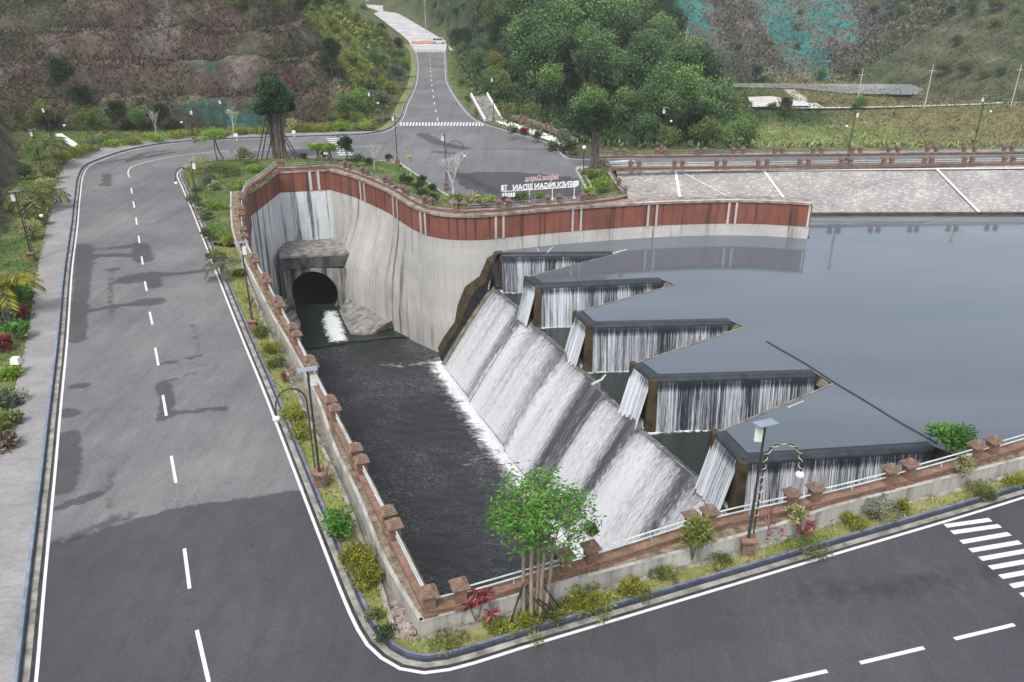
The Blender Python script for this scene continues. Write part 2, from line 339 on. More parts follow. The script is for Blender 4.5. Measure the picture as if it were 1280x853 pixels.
    t.base(t.mix(fo, (.022, .03, .027), (.72, .74, .75))); t.rough(.14); t.bump(w, .45, .08); t.b.inputs['IOR'].default_value = 1.33; M['pool2'] = t.m
    def fall(name, su, sv, th, dark, light, extra=.5, w0=.1, gs=6):
        t = NT(name); u = t.attr('su'); 
        cx = t.n('ShaderNodeCombineXYZ'); t.l(t.math('MULTIPLY', u, su), cx.inputs[0]); t.l(t.math('MULTIPLY', t.attr('sv'), sv), cx.inputs[1]); f = t.noise(cx.outputs[0], 1.0, 6, .7)
        cy = t.n('ShaderNodeCombineXYZ'); t.l(t.math('MULTIPLY', u, su * 4), cy.inputs[0]); t.l(t.math('MULTIPLY', t.attr('sv'), sv * gs), cy.inputs[1]); g = t.noise(cy.outputs[0], 1.0, 5, .75)
        wet = t.attr('wet'); k = t.math('ADD', t.math('ADD', t.math('MULTIPLY', f, 1 - extra), t.math('MULTIPLY', g, extra)), wet)
        c = t.ramp(k, [(th - w0, dark), (th, tuple(.5 * a + .5 * b for a, b in zip(dark, light))), (th + w0, light)]); t.base(c); t.rough(.35); t.bump(k, .6, .12); t.spec(.5); return t.m
    M['fall'] = fall('falling_water', 7.5, .1, .52, (.02, .026, .036), (.66, .69, .74), .5, .07)
    M['chute'] = fall('chute_water', 2.8, .13, .46, (.055, .058, .066), (.62, .625, .65), .66, .12, 12)
    M['lip'] = simple('weir_lip_water', (.022, .028, .032), (.045, .052, .058), 1.2, .35, spec=.25, bump=.3, bs=6)
    M['weirwall'] = simple('wet_weir_concrete', (.03, .022, .012), (.13, .085, .04), 1.4, .6, bump=.3, bs=6)
    M['crestline'] = simple('weir_coping', (.1, .095, .075), (.26, .24, .19), 1.4, .7)
    M['moss'] = simple('mossy_concrete', (.025, .02, .01), (.085, .058, .03), 1.3, .8, bump=.4, bs=5)
    M['foam'] = simple('foam', (.6, .62, .64), (.85, .86, .87), 2, .8, bump=.8, bs=4)
    M['black'] = simple('tunnel_lining', (.006, .006, .006), (.02, .02, .02), 2, .9)  # near-black base puts the tunnel's darkness into the lining colour
    M['rib'] = simple('chute_rib_concrete', (.05, .052, .058), (.16, .162, .17), 1.5, .5)
    M['bark'] = simple('pale_bark', (.17, .13, .09), (.36, .29, .22), 5, .9, cs=(1, 1, .25), bump=.4)
    M['barkdark'] = simple('dark_bark', (.05, .042, .035), (.15, .13, .11), 4, .9, cs=(1, 1, .2), bump=.4)
    M['twig'] = simple('bare_twig', (.4, .37, .36), (.62, .58, .57), 5, .9)
    M['twigdark'] = simple('dry_stem', (.12, .09, .07), (.25, .2, .16), 5, .9)
    M['stake'] = simple('dark_stake', (.02, .018, .016), (.05, .045, .04), 5, .8)
    def leaf(name, stops, rnd=.25, transl=.25):
        t = NT(name); c = t.ramp(t.attr('tint'), stops); oi = t.n('ShaderNodeObjectInfo')
        c = t.mix(rnd, c, t.ramp(oi.outputs['Random'], [(0, (.45, .55, .5)), (.5, (1, 1, .9)), (1, (1.5, 1.35, .8))]), 'MULTIPLY'); t.base(c); t.rough(.55); t.spec(.25)
        tr = t.n('ShaderNodeBsdfTranslucent'); t.l(c, tr.inputs[0]); mx = t.n('ShaderNodeMixShader'); mx.inputs[0].default_value = transl; t.l(t.b.outputs[0], mx.inputs[1]); t.l(tr.outputs[0], mx.inputs[2]); t.l(mx.outputs[0], t.out.inputs[0]); return t.m
    M['leaf_near'] = leaf('fresh_leaves', [(.0, (.03, .09, .015)), (.4, (.07, .2, .03)), (.75, (.14, .32, .055)), (1, (.3, .42, .13))], 0)
    M['leaf_forest'] = leaf('forest_leaves', [(.0, (.035, .07, .036)), (.35, (.075, .15, .06)), (.7, (.13, .24, .09)), (1, (.24, .34, .13))], .75)
    M['leaf_olive'] = leaf('olive_leaves', [(.0, (.06, .08, .022)), (.5, (.14, .18, .05)), (1, (.27, .3, .1))], .4)
    M['leaf_dark'] = leaf('dark_leaves', [(.0, (.01, .022, .01)), (.5, (.028, .055, .022)), (1, (.07, .115, .045))], .2)
    M['leaf_banyan'] = leaf('glossy_dark_leaves', [(.0, (.012, .04, .018)), (.5, (.03, .09, .035)), (1, (.1, .2, .07))], .1)
    M['leaf_bright'] = leaf('bright_leaves', [(.0, (.08, .16, .02)), (.5, (.2, .33, .04)), (1, (.4, .5, .1))], .15)
    M['leaf_yellow'] = leaf('yellow_leaves', [(.0, (.09, .12, .015)), (.5, (.23, .25, .03)), (1, (.42, .4, .07))], .15)
    M['leaf_red'] = leaf('red_leaves', [(.0, (.09, .02, .025)), (.5, (.26, .05, .06)), (1, (.42, .12, .13))], .15)
    M['leaf_brown'] = leaf('dry_brown_leaves', [(.0, (.07, .05, .04)), (.5, (.15, .11, .085)), (1, (.27, .21, .15))], .1)
    M['leaf_pale'] = leaf('pale_variegated_leaves', [(.0, (.14, .16, .06)), (.5, (.35, .36, .16)), (1, (.58, .56, .32))], .15)
    M['leaf_greyish'] = leaf('grey_green_leaves', [(.0, (.05, .07, .045)), (.5, (.13, .16, .1)), (1, (.26, .29, .2))], .15)
    t = NT('undergrowth'); c = t.attr('Col', 'Color'); t.base(c); t.rough(.7); t.spec(.15); M['under'] = t.m
mk_materials()
# ------------------------------------------------------------------ leaves
def leaf_arrays(C, D, L, Wd, fold=.15):
    n = len(C); D = D / (np.linalg.norm(D, axis=1, keepdims=True) + 1e-9); R = RNG.normal(size=(n, 3)); S = np.cross(D, R); S /= (np.linalg.norm(S, axis=1, keepdims=True) + 1e-9)
    L = np.broadcast_to(L, (n,))[:, None]; Wd = np.broadcast_to(Wd, (n,))[:, None]; N = np.cross(S, D)
    a = C; b = C + D * L * .45 + S * Wd * .5 + N * fold * Wd; c = C + D * L - np.array([0, 0, 1]) * L * .12; d = C + D * L * .45 - S * Wd * .5 + N * fold * Wd
    V = np.stack([a, b, c, d], 1).reshape(-1, 3); F = np.arange(4 * n).reshape(n, 4); return V, F
def leaves(name, C, D, L, Wd, tint, mat, parent=None, col=None):
    V, F = leaf_arrays(np.asarray(C), np.asarray(D), L, Wd)
    if col is not None: return np_mesh(name, V, F, mat, parent, col=np.repeat(col, 4, axis=0), uv=False)
    return np_mesh(name, V, F, mat, parent, attrs={'tint': np.repeat(np.clip(tint, 0, 1), 4)}, uv=False)
def crown_pts(center, rad, nclump, nleaf, clump_r=.34, shell=.55, droop=.1, low=.0):
    c = np.array(center, float); rad = np.array(rad, float)
    K = RNG.normal(size=(nclump, 3)); K /= np.linalg.norm(K, axis=1, keepdims=True); K[:, 2] = np.where(K[:, 2] < -.6 + low, -K[:, 2] * .5, K[:, 2])
    K *= RNG.uniform(shell, 1.0, (nclump, 1)); cr = clump_r * rad.mean() * RNG.uniform(.6, 1.35, nclump); KC = K * rad * .82
    idx = RNG.integers(0, nclump, nleaf); P = RNG.normal(size=(nleaf, 3)); P /= np.linalg.norm(P, axis=1, keepdims=True)
    r = RNG.uniform(.45, 1.0, (nleaf, 1)) ** .6; C = c + KC[idx] + P * r * cr[idx][:, None] * np.array([1, 1, .75])
    D = P + RNG.normal(size=P.shape) * .6; D[:, 2] -= droop
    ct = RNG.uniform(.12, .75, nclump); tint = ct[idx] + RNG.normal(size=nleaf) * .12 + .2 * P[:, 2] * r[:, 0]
    return C, D, tint
# ================================================================== OUTLINES (metres)
ZP = 0.8; ZW = -3.5; ZI = -7.1; ZL = -14.3
def caps(lst, z): return [at(a, b, z)[:2] for a, b in lst]
near_caps = [(535, 733), (574, 724), (708, 688), (739, 677), (868, 640), (888, 632), (994, 612), (1021, 603), (1116, 581), (1139, 574), (1223, 551), (1244, 545)]
near_pts = [at(a, b, ZP + 1.18)[:2] for a, b in near_caps]
left_caps = [(492.5, 649), (484, 633), (451, 569), (444, 554), (417.5, 505), (412.5, 494), (391, 452), (386, 444), (370, 413), (365, 404), (350, 377), (347, 370), (334, 347), (332, 341), (320, 322), (318, 316), (305, 291), (302, 283), (301, 264), (301, 257), (302, 244), (303, 240)]
left_pts = [at(a, b, ZP + 1.18)[:2] for a, b in left_caps]
corner = at(535, 733, ZP + 1.18)[:2]
LINE_L = [corner, left_pts[2], left_pts[4], left_pts[8], left_pts[12], left_pts[16], left_pts[19]]
back_caps = [(308, 231), (327, 218), (344, 204), (415, 203), (423, 205), (439, 210), (446, 212), (471, 220), (477, 223), (497, 232), (502, 235), (518, 246), (526, 250), (562, 257), (577, 257), (629, 253), (642, 252), (691, 247), (704, 246), (739, 246), (750, 244), (782, 232), (774, 222), (761, 204)]
back_pts = [at(a, b, .25 + 1.15)[:2] for a, b in back_caps]
b = back_pts
FL = smooth(LINE_L + [b[0], b[1], b[2]], .9)                       # left fence line
FB = None   # far fence line
near_far = [near_pts[-1], (30, 33.6), (42, 38.4), (60, 46), (90, 60), (125, 80)]
FN = smooth([corner, near_pts[1], near_pts[3], near_pts[5], near_pts[7], near_pts[9], near_pts[11]] + near_far[1:], 1.2)
# inner face of the basin wall (offset into the basin)
def inner(line, d): return offset(line, d)
wall_top = W2([(309, 243), (347, 215.5), (411, 212.5), (440, 220.5), (460, 228.5), (485, 239.5), (500, 249), (520, 260), (540, 266.5), (562, 269.5), (600, 270), (640, 266.5), (715, 260), (810, 254), (860, 252), (915, 251), (965, 252), (1016, 255)], .1)
WT = [wall_top[0], wall_top[1]] + smooth(wall_top[2:], .8)
_o = [p for p in offset(WT[2:], -.62) if p[0] < 8.3][::4]
FB = smooth([(wall_top[1][0] - .5, wall_top[1][1] + .7), (wall_top[1][0] + 2, wall_top[1][1] + .75)] + _o + [(b[21][0] - 1.0, b[21][1] - 1.2), b[21], b[22], b[23]], .8)
FLi = [p for p in offset(FL, .35) if p[1] < wall_top[0][1] - 3]
FNi = offset(FN, -.35)
CREST = W2([(628, 318), (766, 317), (772, 318), (660, 347), (674, 357), (826, 350), (843, 357), (722, 391), (738, 406), (913, 402), (930, 410), (795, 455), (818, 473), (1018, 467), (1041, 481), (898, 541), (929, 574), (1166, 559), (1190, 568), (1075, 612), (1120, 650)], ZW)
def crx(y): return -2.35 + .385 * (73.2 - y)
def cbx(y): return -6.8 + .395 * (70.1 - y)
def near_y(x): return float(np.interp(x, [p[0] for p in FN], [p[1] for p in FN]))
# hole in the ground: basin + reservoir
HOLE = [FLi[0]] + FLi + [wall_top[0], wall_top[1], wall_top[2]] + [tuple(p) for p in offset(WT[2:], -.3) if p[0] < 8.6][1::2] + [tuple(p) for p in offset(FB, .35) if p[0] > 9.3]
HOLE = HOLE[1:] + [(FB[-1][0] + .35, 93.9), (160, 95.1)] + [tuple(p) for p in reversed(FNi)]
HOLE = [tuple(h[:2]) for h in HOLE]
# ================================================================== ROADS
ROAD_L = [(112, -2)] if False else None
lineL = smooth(W2([(40, 900), (45, 853), (56, 725), (68, 600), (76, 510), (84, 426), (90, 340), (97, 282), (100.5, 243), (104.5, 219), (113, 207), (130, 199.5), (160, 189.5), (200, 181.5), (240, 177.5), (320, 173.5), (407, 171), (455, 169), (482, 164.5), (500, 153), (510, 130), (520, 107), (522.5, 80), (519, 65), (512, 56)]), 1.0)
lineR = smooth(W2([(228, 211.5), (222, 217), (228, 235), (240, 263), (267, 333), (303, 424), (330, 490), (369, 592), (402, 678), (429, 747), (445, 783), (459, 806), (481, 826), (506, 838.5), (534, 841.5), (563, 837), (603, 826), (640, 814), (770, 775), (900, 736), (1060, 688), (1222, 640), (1290, 619), (1420, 580), (1700, 510), (2200, 420)]), .8)
topNear = W2([(228, 211.5), (250, 203), (300, 200), (400, 198), (499, 204)])       # garden side of the cross road
plazaL = W2([(499, 204), (554, 242), (568, 250), (600, 262)])
lineT = smooth(W2([(557, 55), (556, 65), (556.5, 85), (557.5, 100), (566, 118), (592, 149), (605, 155), (640, 166), (690, 181), (703, 194), (712, 199), (760, 198.5), (860, 196), (960, 193.5), (1280, 188.5), (1500, 186), (2600, 178)]), 1.2)
crestNear = W2([(733, 241), (719, 214), (724, 210), (760, 211), (860, 209), (960, 207.5), (1280, 204), (1500, 202), (2600, 192)])
def mk_roads():
    # one asphalt sheet (outer boundary walks round the kerbs)
    outerA = [p[:2] for p in offset(lineL, -.35)] + [p[:2] for p in offset(lineT, -.3)]
    outerA += [tuple(p) for p in reversed(crestNear)] + [(17.0 * .0 + FB[-14][0] - 1.5, FB[-14][1] + .8)]
    outerA += W2([(700, 262), (640, 264), (600, 262)]) + [tuple(p) for p in reversed(plazaL[:-1])] + [tuple(p) for p in reversed(topNear[:-1])]
    outerA += [p[:2] for p in offset(lineR, -.3)] + [(150, -10), (-60, -10)]
    g1 = mgrid(-40, 30, 8, 62, .42, .15); g2 = mgrid(-60, 30, 62, 125, .8, .15)
    g = (np.concatenate([g1[0], g2[0]]), np.concatenate([g1[1], g2[1]]))
    V, T = region(outerA, (), g); X, Y = V[:, 0], V[:, 1]
    fb = W2([(-80, 700), (20, 695), (65, 680), (110, 668), (150, 655), (215, 636), (260, 629), (330, 620), (380, 612), (900, 540)])
    poly = fb + [(200, 60), (200, -30), (-80, -30)]
    d = dpoly(X, Y, fb); fresh = np.where(inpoly(X, Y, poly) & (Y < 40), np.clip(.5 + d / 1.5, 0, 1), np.clip(.5 - d / 1.5, 0, 1)); fresh = np.where(Y > 45, 0, fresh)
    pd = W2([(560, 216), (640, 214), (722, 222), (735, 245), (600, 256)]); fresh = np.maximum(fresh, np.where(inpoly(X, Y, pd), .62, 0))
    st = np.zeros(len(X))
    S = [([(92, 234), (115, 233), (133, 231)], .25, .75), ([(133, 218), (134, 232)], .45, .8), ([(100, 305), (98, 330)], .5, .6), ([(106, 308), (104, 345)], .8, .65), ([(104, 340), (100, 380), (96, 425)], .5, .85), ([(108, 321), (140, 319), (176, 320)], .4, .95),
         ([(115, 312), (150, 310), (178, 303)], .5, .6), ([(176, 308), (180, 325)], .7, .8), ([(163, 349), (188, 345)], .9, .9), ([(188, 345), (230, 342), (272, 336)], .28, .9), ([(190, 345), (193, 358)], .6, .7), ([(105, 390), (140, 384), (180, 378)], .3, .8), ([(180, 378), (195, 377)], .6, .95),
         ([(140, 336), (138, 360), (139, 395)], .35, .5), ([(137, 338), (145, 337)], .3, .9), ([(200, 455), (230, 450), (252, 444)], .22, .7), ([(203, 480), (210, 500), (206, 522)], .35, .85), ([(207, 478), (245, 466)], .18, .6), ([(212, 517), (240, 514), (280, 511)], .25, .7), ([(240, 405), (250, 440)], .3, .45),
         ([(84, 545), (87, 575), (80, 610)], .5, .85), ([(78, 516), (90, 517)], .4, .9), ([(95, 483), (104, 482)], .3, 1), ([(75, 633), (105, 624), (126, 616)], .22, 1), ([(138, 631), (142, 630)], .15, 1), ([(165, 645), (75, 677)], .35, .6), ([(140, 570), (137, 640)], .25, .45), ([(186, 560), (190, 640)], .25, .3),
         ([(528, 168), (545, 178), (562, 182), (580, 186)], .9, .8), ([(600, 187), (720, 186)], .35, .7), ([(545, 190), (565, 192)], .9, .7), ([(530, 150), (520, 172)], .6, .4), ([(590, 165), (660, 172)], .5, .4), ([(570, 215), (620, 240)], 1.2, .5), ([(120, 205), (220, 190), (170, 200)], .4, .75), ([(160, 203), (175, 193), (210, 188)], .5, .7), ([(100, 240), (135, 237)], .25, .6),
         ([(440, 178), (490, 180)], .4, .5), ([(300, 186), (400, 185)], .3, .5), ([(222, 700), (233, 742)], .6, .35), ([(236, 740), (240, 850)], .35, .4), ([(300, 640), (345, 740)], 1.0, .35), ([(265, 720), (290, 770)], 1.3, .3), ([(1000, 740), (1120, 735), (1260, 712)], 1.0, .45), ([(900, 760), (1010, 750)], .7, .35), ([(1080, 818), (1200, 795)], .5, .35), ([(262, 798), (269, 798)], .13, 1)]
    for pts, w, k in S:
        dd = dpoly(X, Y, W2(pts)); st = np.maximum(st, k * np.exp(-(dd / (w * 1.3)) ** 2))
    o = np_mesh('road', np.column_stack([X, Y, np.zeros(len(X))]), T, M['asphalt'], attrs={'fresh': fresh, 'stain': st}); o['kind'] = 'structure'
def ribbon(mb, path, d0, d1, z):
    mb.sweep([(p[0], p[1], 0) for p in path], [(d0, z), (d1, z)])
def mk_markings():
    mb = MB()
    ribbon(mb, lineL, -.055, .055, .006); ribbon(mb, lineR, -.06, .06, .0055); ribbon(mb, lineT, -.06, .06, .006)
    c1 = smooth(W2([(162, 222), (160, 216), (166, 208), (195, 200), (240, 192.5), (320, 187.5), (400, 185), (470, 183)]), 1.0); ribbon(mb, c1, -.06, .06, .006)
    ctr = W2([(164, 235), (165, 242), (166.5, 252), (168, 260), (170, 272), (171, 281), (173, 295), (174.5, 304), (177, 321), (178.5, 331), (181, 352), (183.5, 364), (187, 390), (190.5, 406), (194, 435), (198, 457), (203.5, 494), (208, 520), (214, 570), (220, 604), (230.5, 686), (237, 736), (246, 788), (261, 853)])
    for i in range(0, len(ctr), 2):
        a, b_ = ctr[i], ctr[i + 1]; ribbon(mb, [a, b_], -.065, .065, .006)
    up = [(536.5, 70), (540, 118), (545.5, 153)]
    U = resample(W2([(536.5, 69), (538, 85), (540, 108), (543, 130), (547.5, 152)]), .5)
    n = len(U); per = int(9 / .5)
    for i in range(0, n - 6, per): ribbon(mb, U[i:i + 7], -.08, .08, .006)
    for a, c in [((912, 867), (1034, 839)), ((1075, 829), (1155, 810)), ((1193, 799), (1268, 781)), ((1310, 770), (1380, 753))]:
        ribbon(mb, W2([a, c]), -.07, .07, .006)
    ribbon(mb, W2([(860, 204), (1280, 198), (2000, 188)]), -.05, .05, .006)
    o = mb.build('road_markings', M['paint']); o['kind'] = 'structure'
    zs = []
    # zebra near: stripes
    mb = MB(); A = [((1181.5, 657.8), (1238, 649.8)), ((1190, 666), (1250, 657.5)), ((1201.5, 678), (1262, 667.5)), ((1213, 688.5), (1275, 678)), ((1225.5, 699), (1288, 688)), ((1237.5, 710), (1300, 699)), ((1250.5, 721.5), (1314, 710)), ((1264, 733), (1328, 721)), ((1277, 744.5), (1342, 732))]
    for a, c in A: ribbon(mb, W2([a, c]), -.115, .115, .006)
    o = mb.build('zebra_crossing', M['paint']); o['kind'] = 'structure'
    mb = MB()
    for i in range(27):
        x = 500.5 + i * 3.93; p = at(x, 157.5); q = at(x + 1.2, 153.2); ribbon(mb, [p[:2], q[:2]], -.125, .125, .006)
    o = mb.build('zebra_crossing', M['paint']); o['kind'] = 'structure'
    mb = MB()
    for i in range(13):
        x = 519.5 + i * 2.9; p = at(x + 1.4, 65.5); q = at(x, 62.3); ribbon(mb, [p[:2], q[:2]], -.19, .19, .006)
    o = mb.build('zebra_crossing', M['paint']); o['kind'] = 'structure'
    mb = MB()
    for i in range(9):
        a = at(408 + i * 1.9, 173.5 + i * 2.5); c = at(425 + i * 1.9, 173.5 + i * 2.5); ribbon(mb, [a[:2], c[:2]], -.42, .42, .006)
    o = mb.build('zebra_crossing', M['oldpaint']); o['kind'] = 'structure'
    mb = MB(); ribbon(mb, W2([(762, 203), (775, 202), (792, 201)]), -.5, .5, .006); o = mb.build('worn_road_marking', M['oldpaint']); o['kind'] = 'structure'
def kerb(name, path, side, prof_gutter, mats, zt=.15):
    s = side
    def sw(nm, prof, m):
        mb = MB(); pr = [(s * d, z) for d, z in prof]
        if s < 0: pr = pr[::-1]
        mb.sweep([(p[0], p[1], 0) for p in path], pr); o = mb.build(nm, m); o['kind'] = 'structure'
    sw('gutter_joint', [(.1, .009), (.27, .009)], M['darkgap'])
    sw('gutter', [(.19, .013), (.42, .013)], M['gutter'])
    sw(name, [(.415, .0), (.42, zt - .03), (.45, zt), (.49, zt)], mats[0])
    sw(name + '_top', [(.488, zt + .002), (.60, zt + .002), (.605, -.05)], mats[1])
def mk_kerbs():
    kerb('kerb', lineR, -1, None, (M['kerbdark'], M['kerbtop']), .2)
    kerb('kerb', lineL, -1, None, (M['kerbdark'], M['kerbblue']), .16)
    kerb('kerb', lineT, -1, None, (M['kerbdark'], M['kerbtop']), .16)
    for pth in ([tuple(p) for p in topNear], W2([(499, 204), (525, 222), (554, 242), (570, 251), (585, 258)])):
        mb = MB(); mb.sweep([(p[0], p[1], 0) for p in resample(pth, 1)], [(0, 0), (0, .18), (.28, .18), (.28, 0)][::1]); o = mb.build('garden_kerb', M['parapet']); o['kind'] = 'structure'
    mb = MB(); mb.sweep([(p[0], p[1], 0) for p in smooth(W2([(733, 241), (726, 227), (719.5, 214), (723, 210), (735, 210)]), .5)], [(0, 0), (0, .2), (.3, .2), (.3, .15), (.6, .12), (.62, .22), (.85, .22), (.85, 0)]); o = mb.build('garden_kerb', M['parapet']); o['kind'] = 'structure'
    # left pavement
    outer = [p[:2] for p in offset(lineL, -.6) if p[1] < 117.5 and (p[1] < 60 or p[0] < -18)]
    inner_ = W2([(423, 166.3), (380, 167.5), (320, 169), (270, 170.5), (225, 173), (175, 178), (130, 186), (112, 191.5), (95, 199), (86, 203), (77, 212), (71, 230), (64, 268), (50, 338), (38, 420), (20, 500), (8, 545), (0, 587), (-18, 700), (-38, 900)])
    poly = [tuple(p) for p in outer] + [tuple(p) for p in inner_]
    V, T = region(poly, (), None)
    sheet('pavement', poly, .152, M['paver'], kind='structure')
    mb = MB(); ip = smooth(inner_, 1.0); mb.sweep([(p[0], p[1], 0) for p in ip], [(-.0, .158), (.12, .158), (.12, -.1)]); o = mb.build('pavement_edging', M['gutter']); o['kind'] = 'structure'
    return inner_
# ================================================================== TERRAIN
HL = W2([(-900, 172), (-200, 168), (60, 166), (200, 163.5), (330, 160.5), (430, 155)]) + [(-22.5, 128), (-24, 150), (-25, 172), (-30, 220), (-35, 257), (-47, 290), (-50, 311), (-66, 384), (-92, 480), (-124, 617), (-150, 900), (-700, 900), (-700, 120)]
EDGER = [(400, 104), (12, 104.5), (8, 108), (2, 117), (-2.5, 125), (-6, 140), (-8.5, 159), (-12, 183), (-15, 220), (-18, 257), (-19, 290), (-23, 311), (-39, 384), (-62, 480), (-88, 617), (-95, 900)]
RPOLY = EDGER + [(900, 900), (900, 104)]
MOUND = W2([(14, 168), (22, 190), (26, 215), (20, 245), (12, 275), (3, 300), (-25, 420)]) + [(-140, 40), (-140, 125), (-74, 116)]
def roadz(y): return np.interp(y, [0, 285, 384, 480, 617, 900], [0, 0, 2.2, 5.2, 7.5, 12])
def T(X, Y):
    X = np.asarray(X, float); Y = np.asarray(Y, float); Z = np.full(X.shape, -.06)
    far = Y > 60
    Z = np.where(far, roadz(Y) - .06, Z)
    # left hill
    din = np.where(inpoly(X, Y, HL), dpoly(X, Y, HL[:-1]), 0)
    nz = 1.2 * np.sin(X * .13 + 1) + .8 * np.sin(X * .31 + Y * .1) + .6 * np.sin(Y * .27)
    q = np.maximum(din + nz * np.clip(din / 6, 0, 1) * .7, 0) / 5.4; fl = np.floor(q); fr = q - fl
    terr = 4.3 * (fl + sm(fr / .62) * .93 + fr * .07); slope = din * .95
    w = sm((X + 31 + .4 * (Y - 128)) / 9); h = terr * (1 - w) + slope * w * np.clip(din / 3, 0.3, 1); h = np.minimum(h, 62 + .1 * h)
    Z = Z + h
    # mound on the left
    dm = np.where(inpoly(X, Y, MOUND), dpoly(X, Y, MOUND[:7]), 0); Z = np.where(dm > 0, np.maximum(Z, 7.0 * sm(dm / 4.5) + .12 * dm), Z)
    # right side : forest hill and valley
    inr = inpoly(X, Y, RPOLY); dr = np.where(inr, dpoly(X, Y, EDGER), 0)
    up = .085 * np.maximum(Y - 135, 0) + .16 * np.maximum(Y - 210, 0) + .25 * np.clip(dr, 0, 30) * sm((Y - 190) / 60)
    s = sm((X - (14 + .10 * np.clip(Y - 130, 0, 400))) / (26 + .03 * Y)) ; s = np.maximum(s, sm((122 - Y) / 14) * sm((X - 4) / 10) )
    zv = np.interp(Y, [0, 104, 122, 152, 176, 182, 204, 252, 270, 345, 420, 1000], [-3, -3, -11.5, -11.5, -5.2, -5.0, -8.2, -8.2, .5, 44, 52, 60])
    zv = zv + np.where(Y > 255, 5 * np.sin(X * .035 + 1) + 3 * np.sin(X * .09 + Y * .03), 0) * sm((Y - 255) / 50)
    rid = -8 + np.maximum(X - 101 + .10 * (Y - 230), 0) * .62; rid = np.minimum(rid, 40) ; zv = np.where(Y > 184, np.maximum(zv, np.where(rid > -8, rid * sm((Y - 184) / 14) + zv * (1 - sm((Y - 184) / 14)), -99)), zv)
    # broad main mass behind the forest
    target = up * (1 - s) + zv * s; t = sm((dr - 1.5) / 12)
    return np.where(inr, Z * (1 - t) + target * t, Z)
def T1(x, y): return float(T(np.array([x]), np.array([y]))[0])
def hit(px, py, d0=100, d1=800):
    u, v = px - 640, py - 426.5; d = np.array([u, FPX * CP - v * SP, -(v * CP + FPX * SP)]); t = np.linspace(d0, d1, 3000) / d[1]
    X, Y, Z = d[0] * t, d[1] * t, 20 + d[2] * t; k = np.argmax(T(X, Y) > Z); return X[k], Y[k], Z[k]
C_ = lambda *a: np.array(a)
BARE, NETS = [], []
def mk_masks():
    for px, py, r, k in [(745, 50, 17, 1), (775, 45, 14, 1), (800, 60, 12, .7), (770, 20, 14, .8), (1005, 10, 30, .35), (930, 30, 30, .35), (1060, 30, 16, .2), (760, 62, 10, .8)]: BARE.append(hit(px, py)[:2] + (r, k))
    for px, py, rx, ry in [(815, 12, 9, 30), (838, 8, 7, 30), (868, 12, 7, 24), (985, 40, 9, 34), (1005, 62, 5, 22), (1040, 20, 7, 20), (1012, 20, 5, 20), (955, 14, 3, 20), (795, 70, 5, 10), (785, 74, 6, 8), (270, 148, 6, 2.2), (300, 150, 4.5, 2.0), (318, 152, 3.5, 1.6), (262, 86, 3.0, 1.0)]: NETS.append(hit(px, py)[:2] + (rx, ry))
def netmask(X, Y):
    m = np.zeros(len(X), bool)
    for bx, by, rx, ry in NETS: m |= np.hypot((X - bx) / rx, (Y - by) / ry) < 1.0
    return m
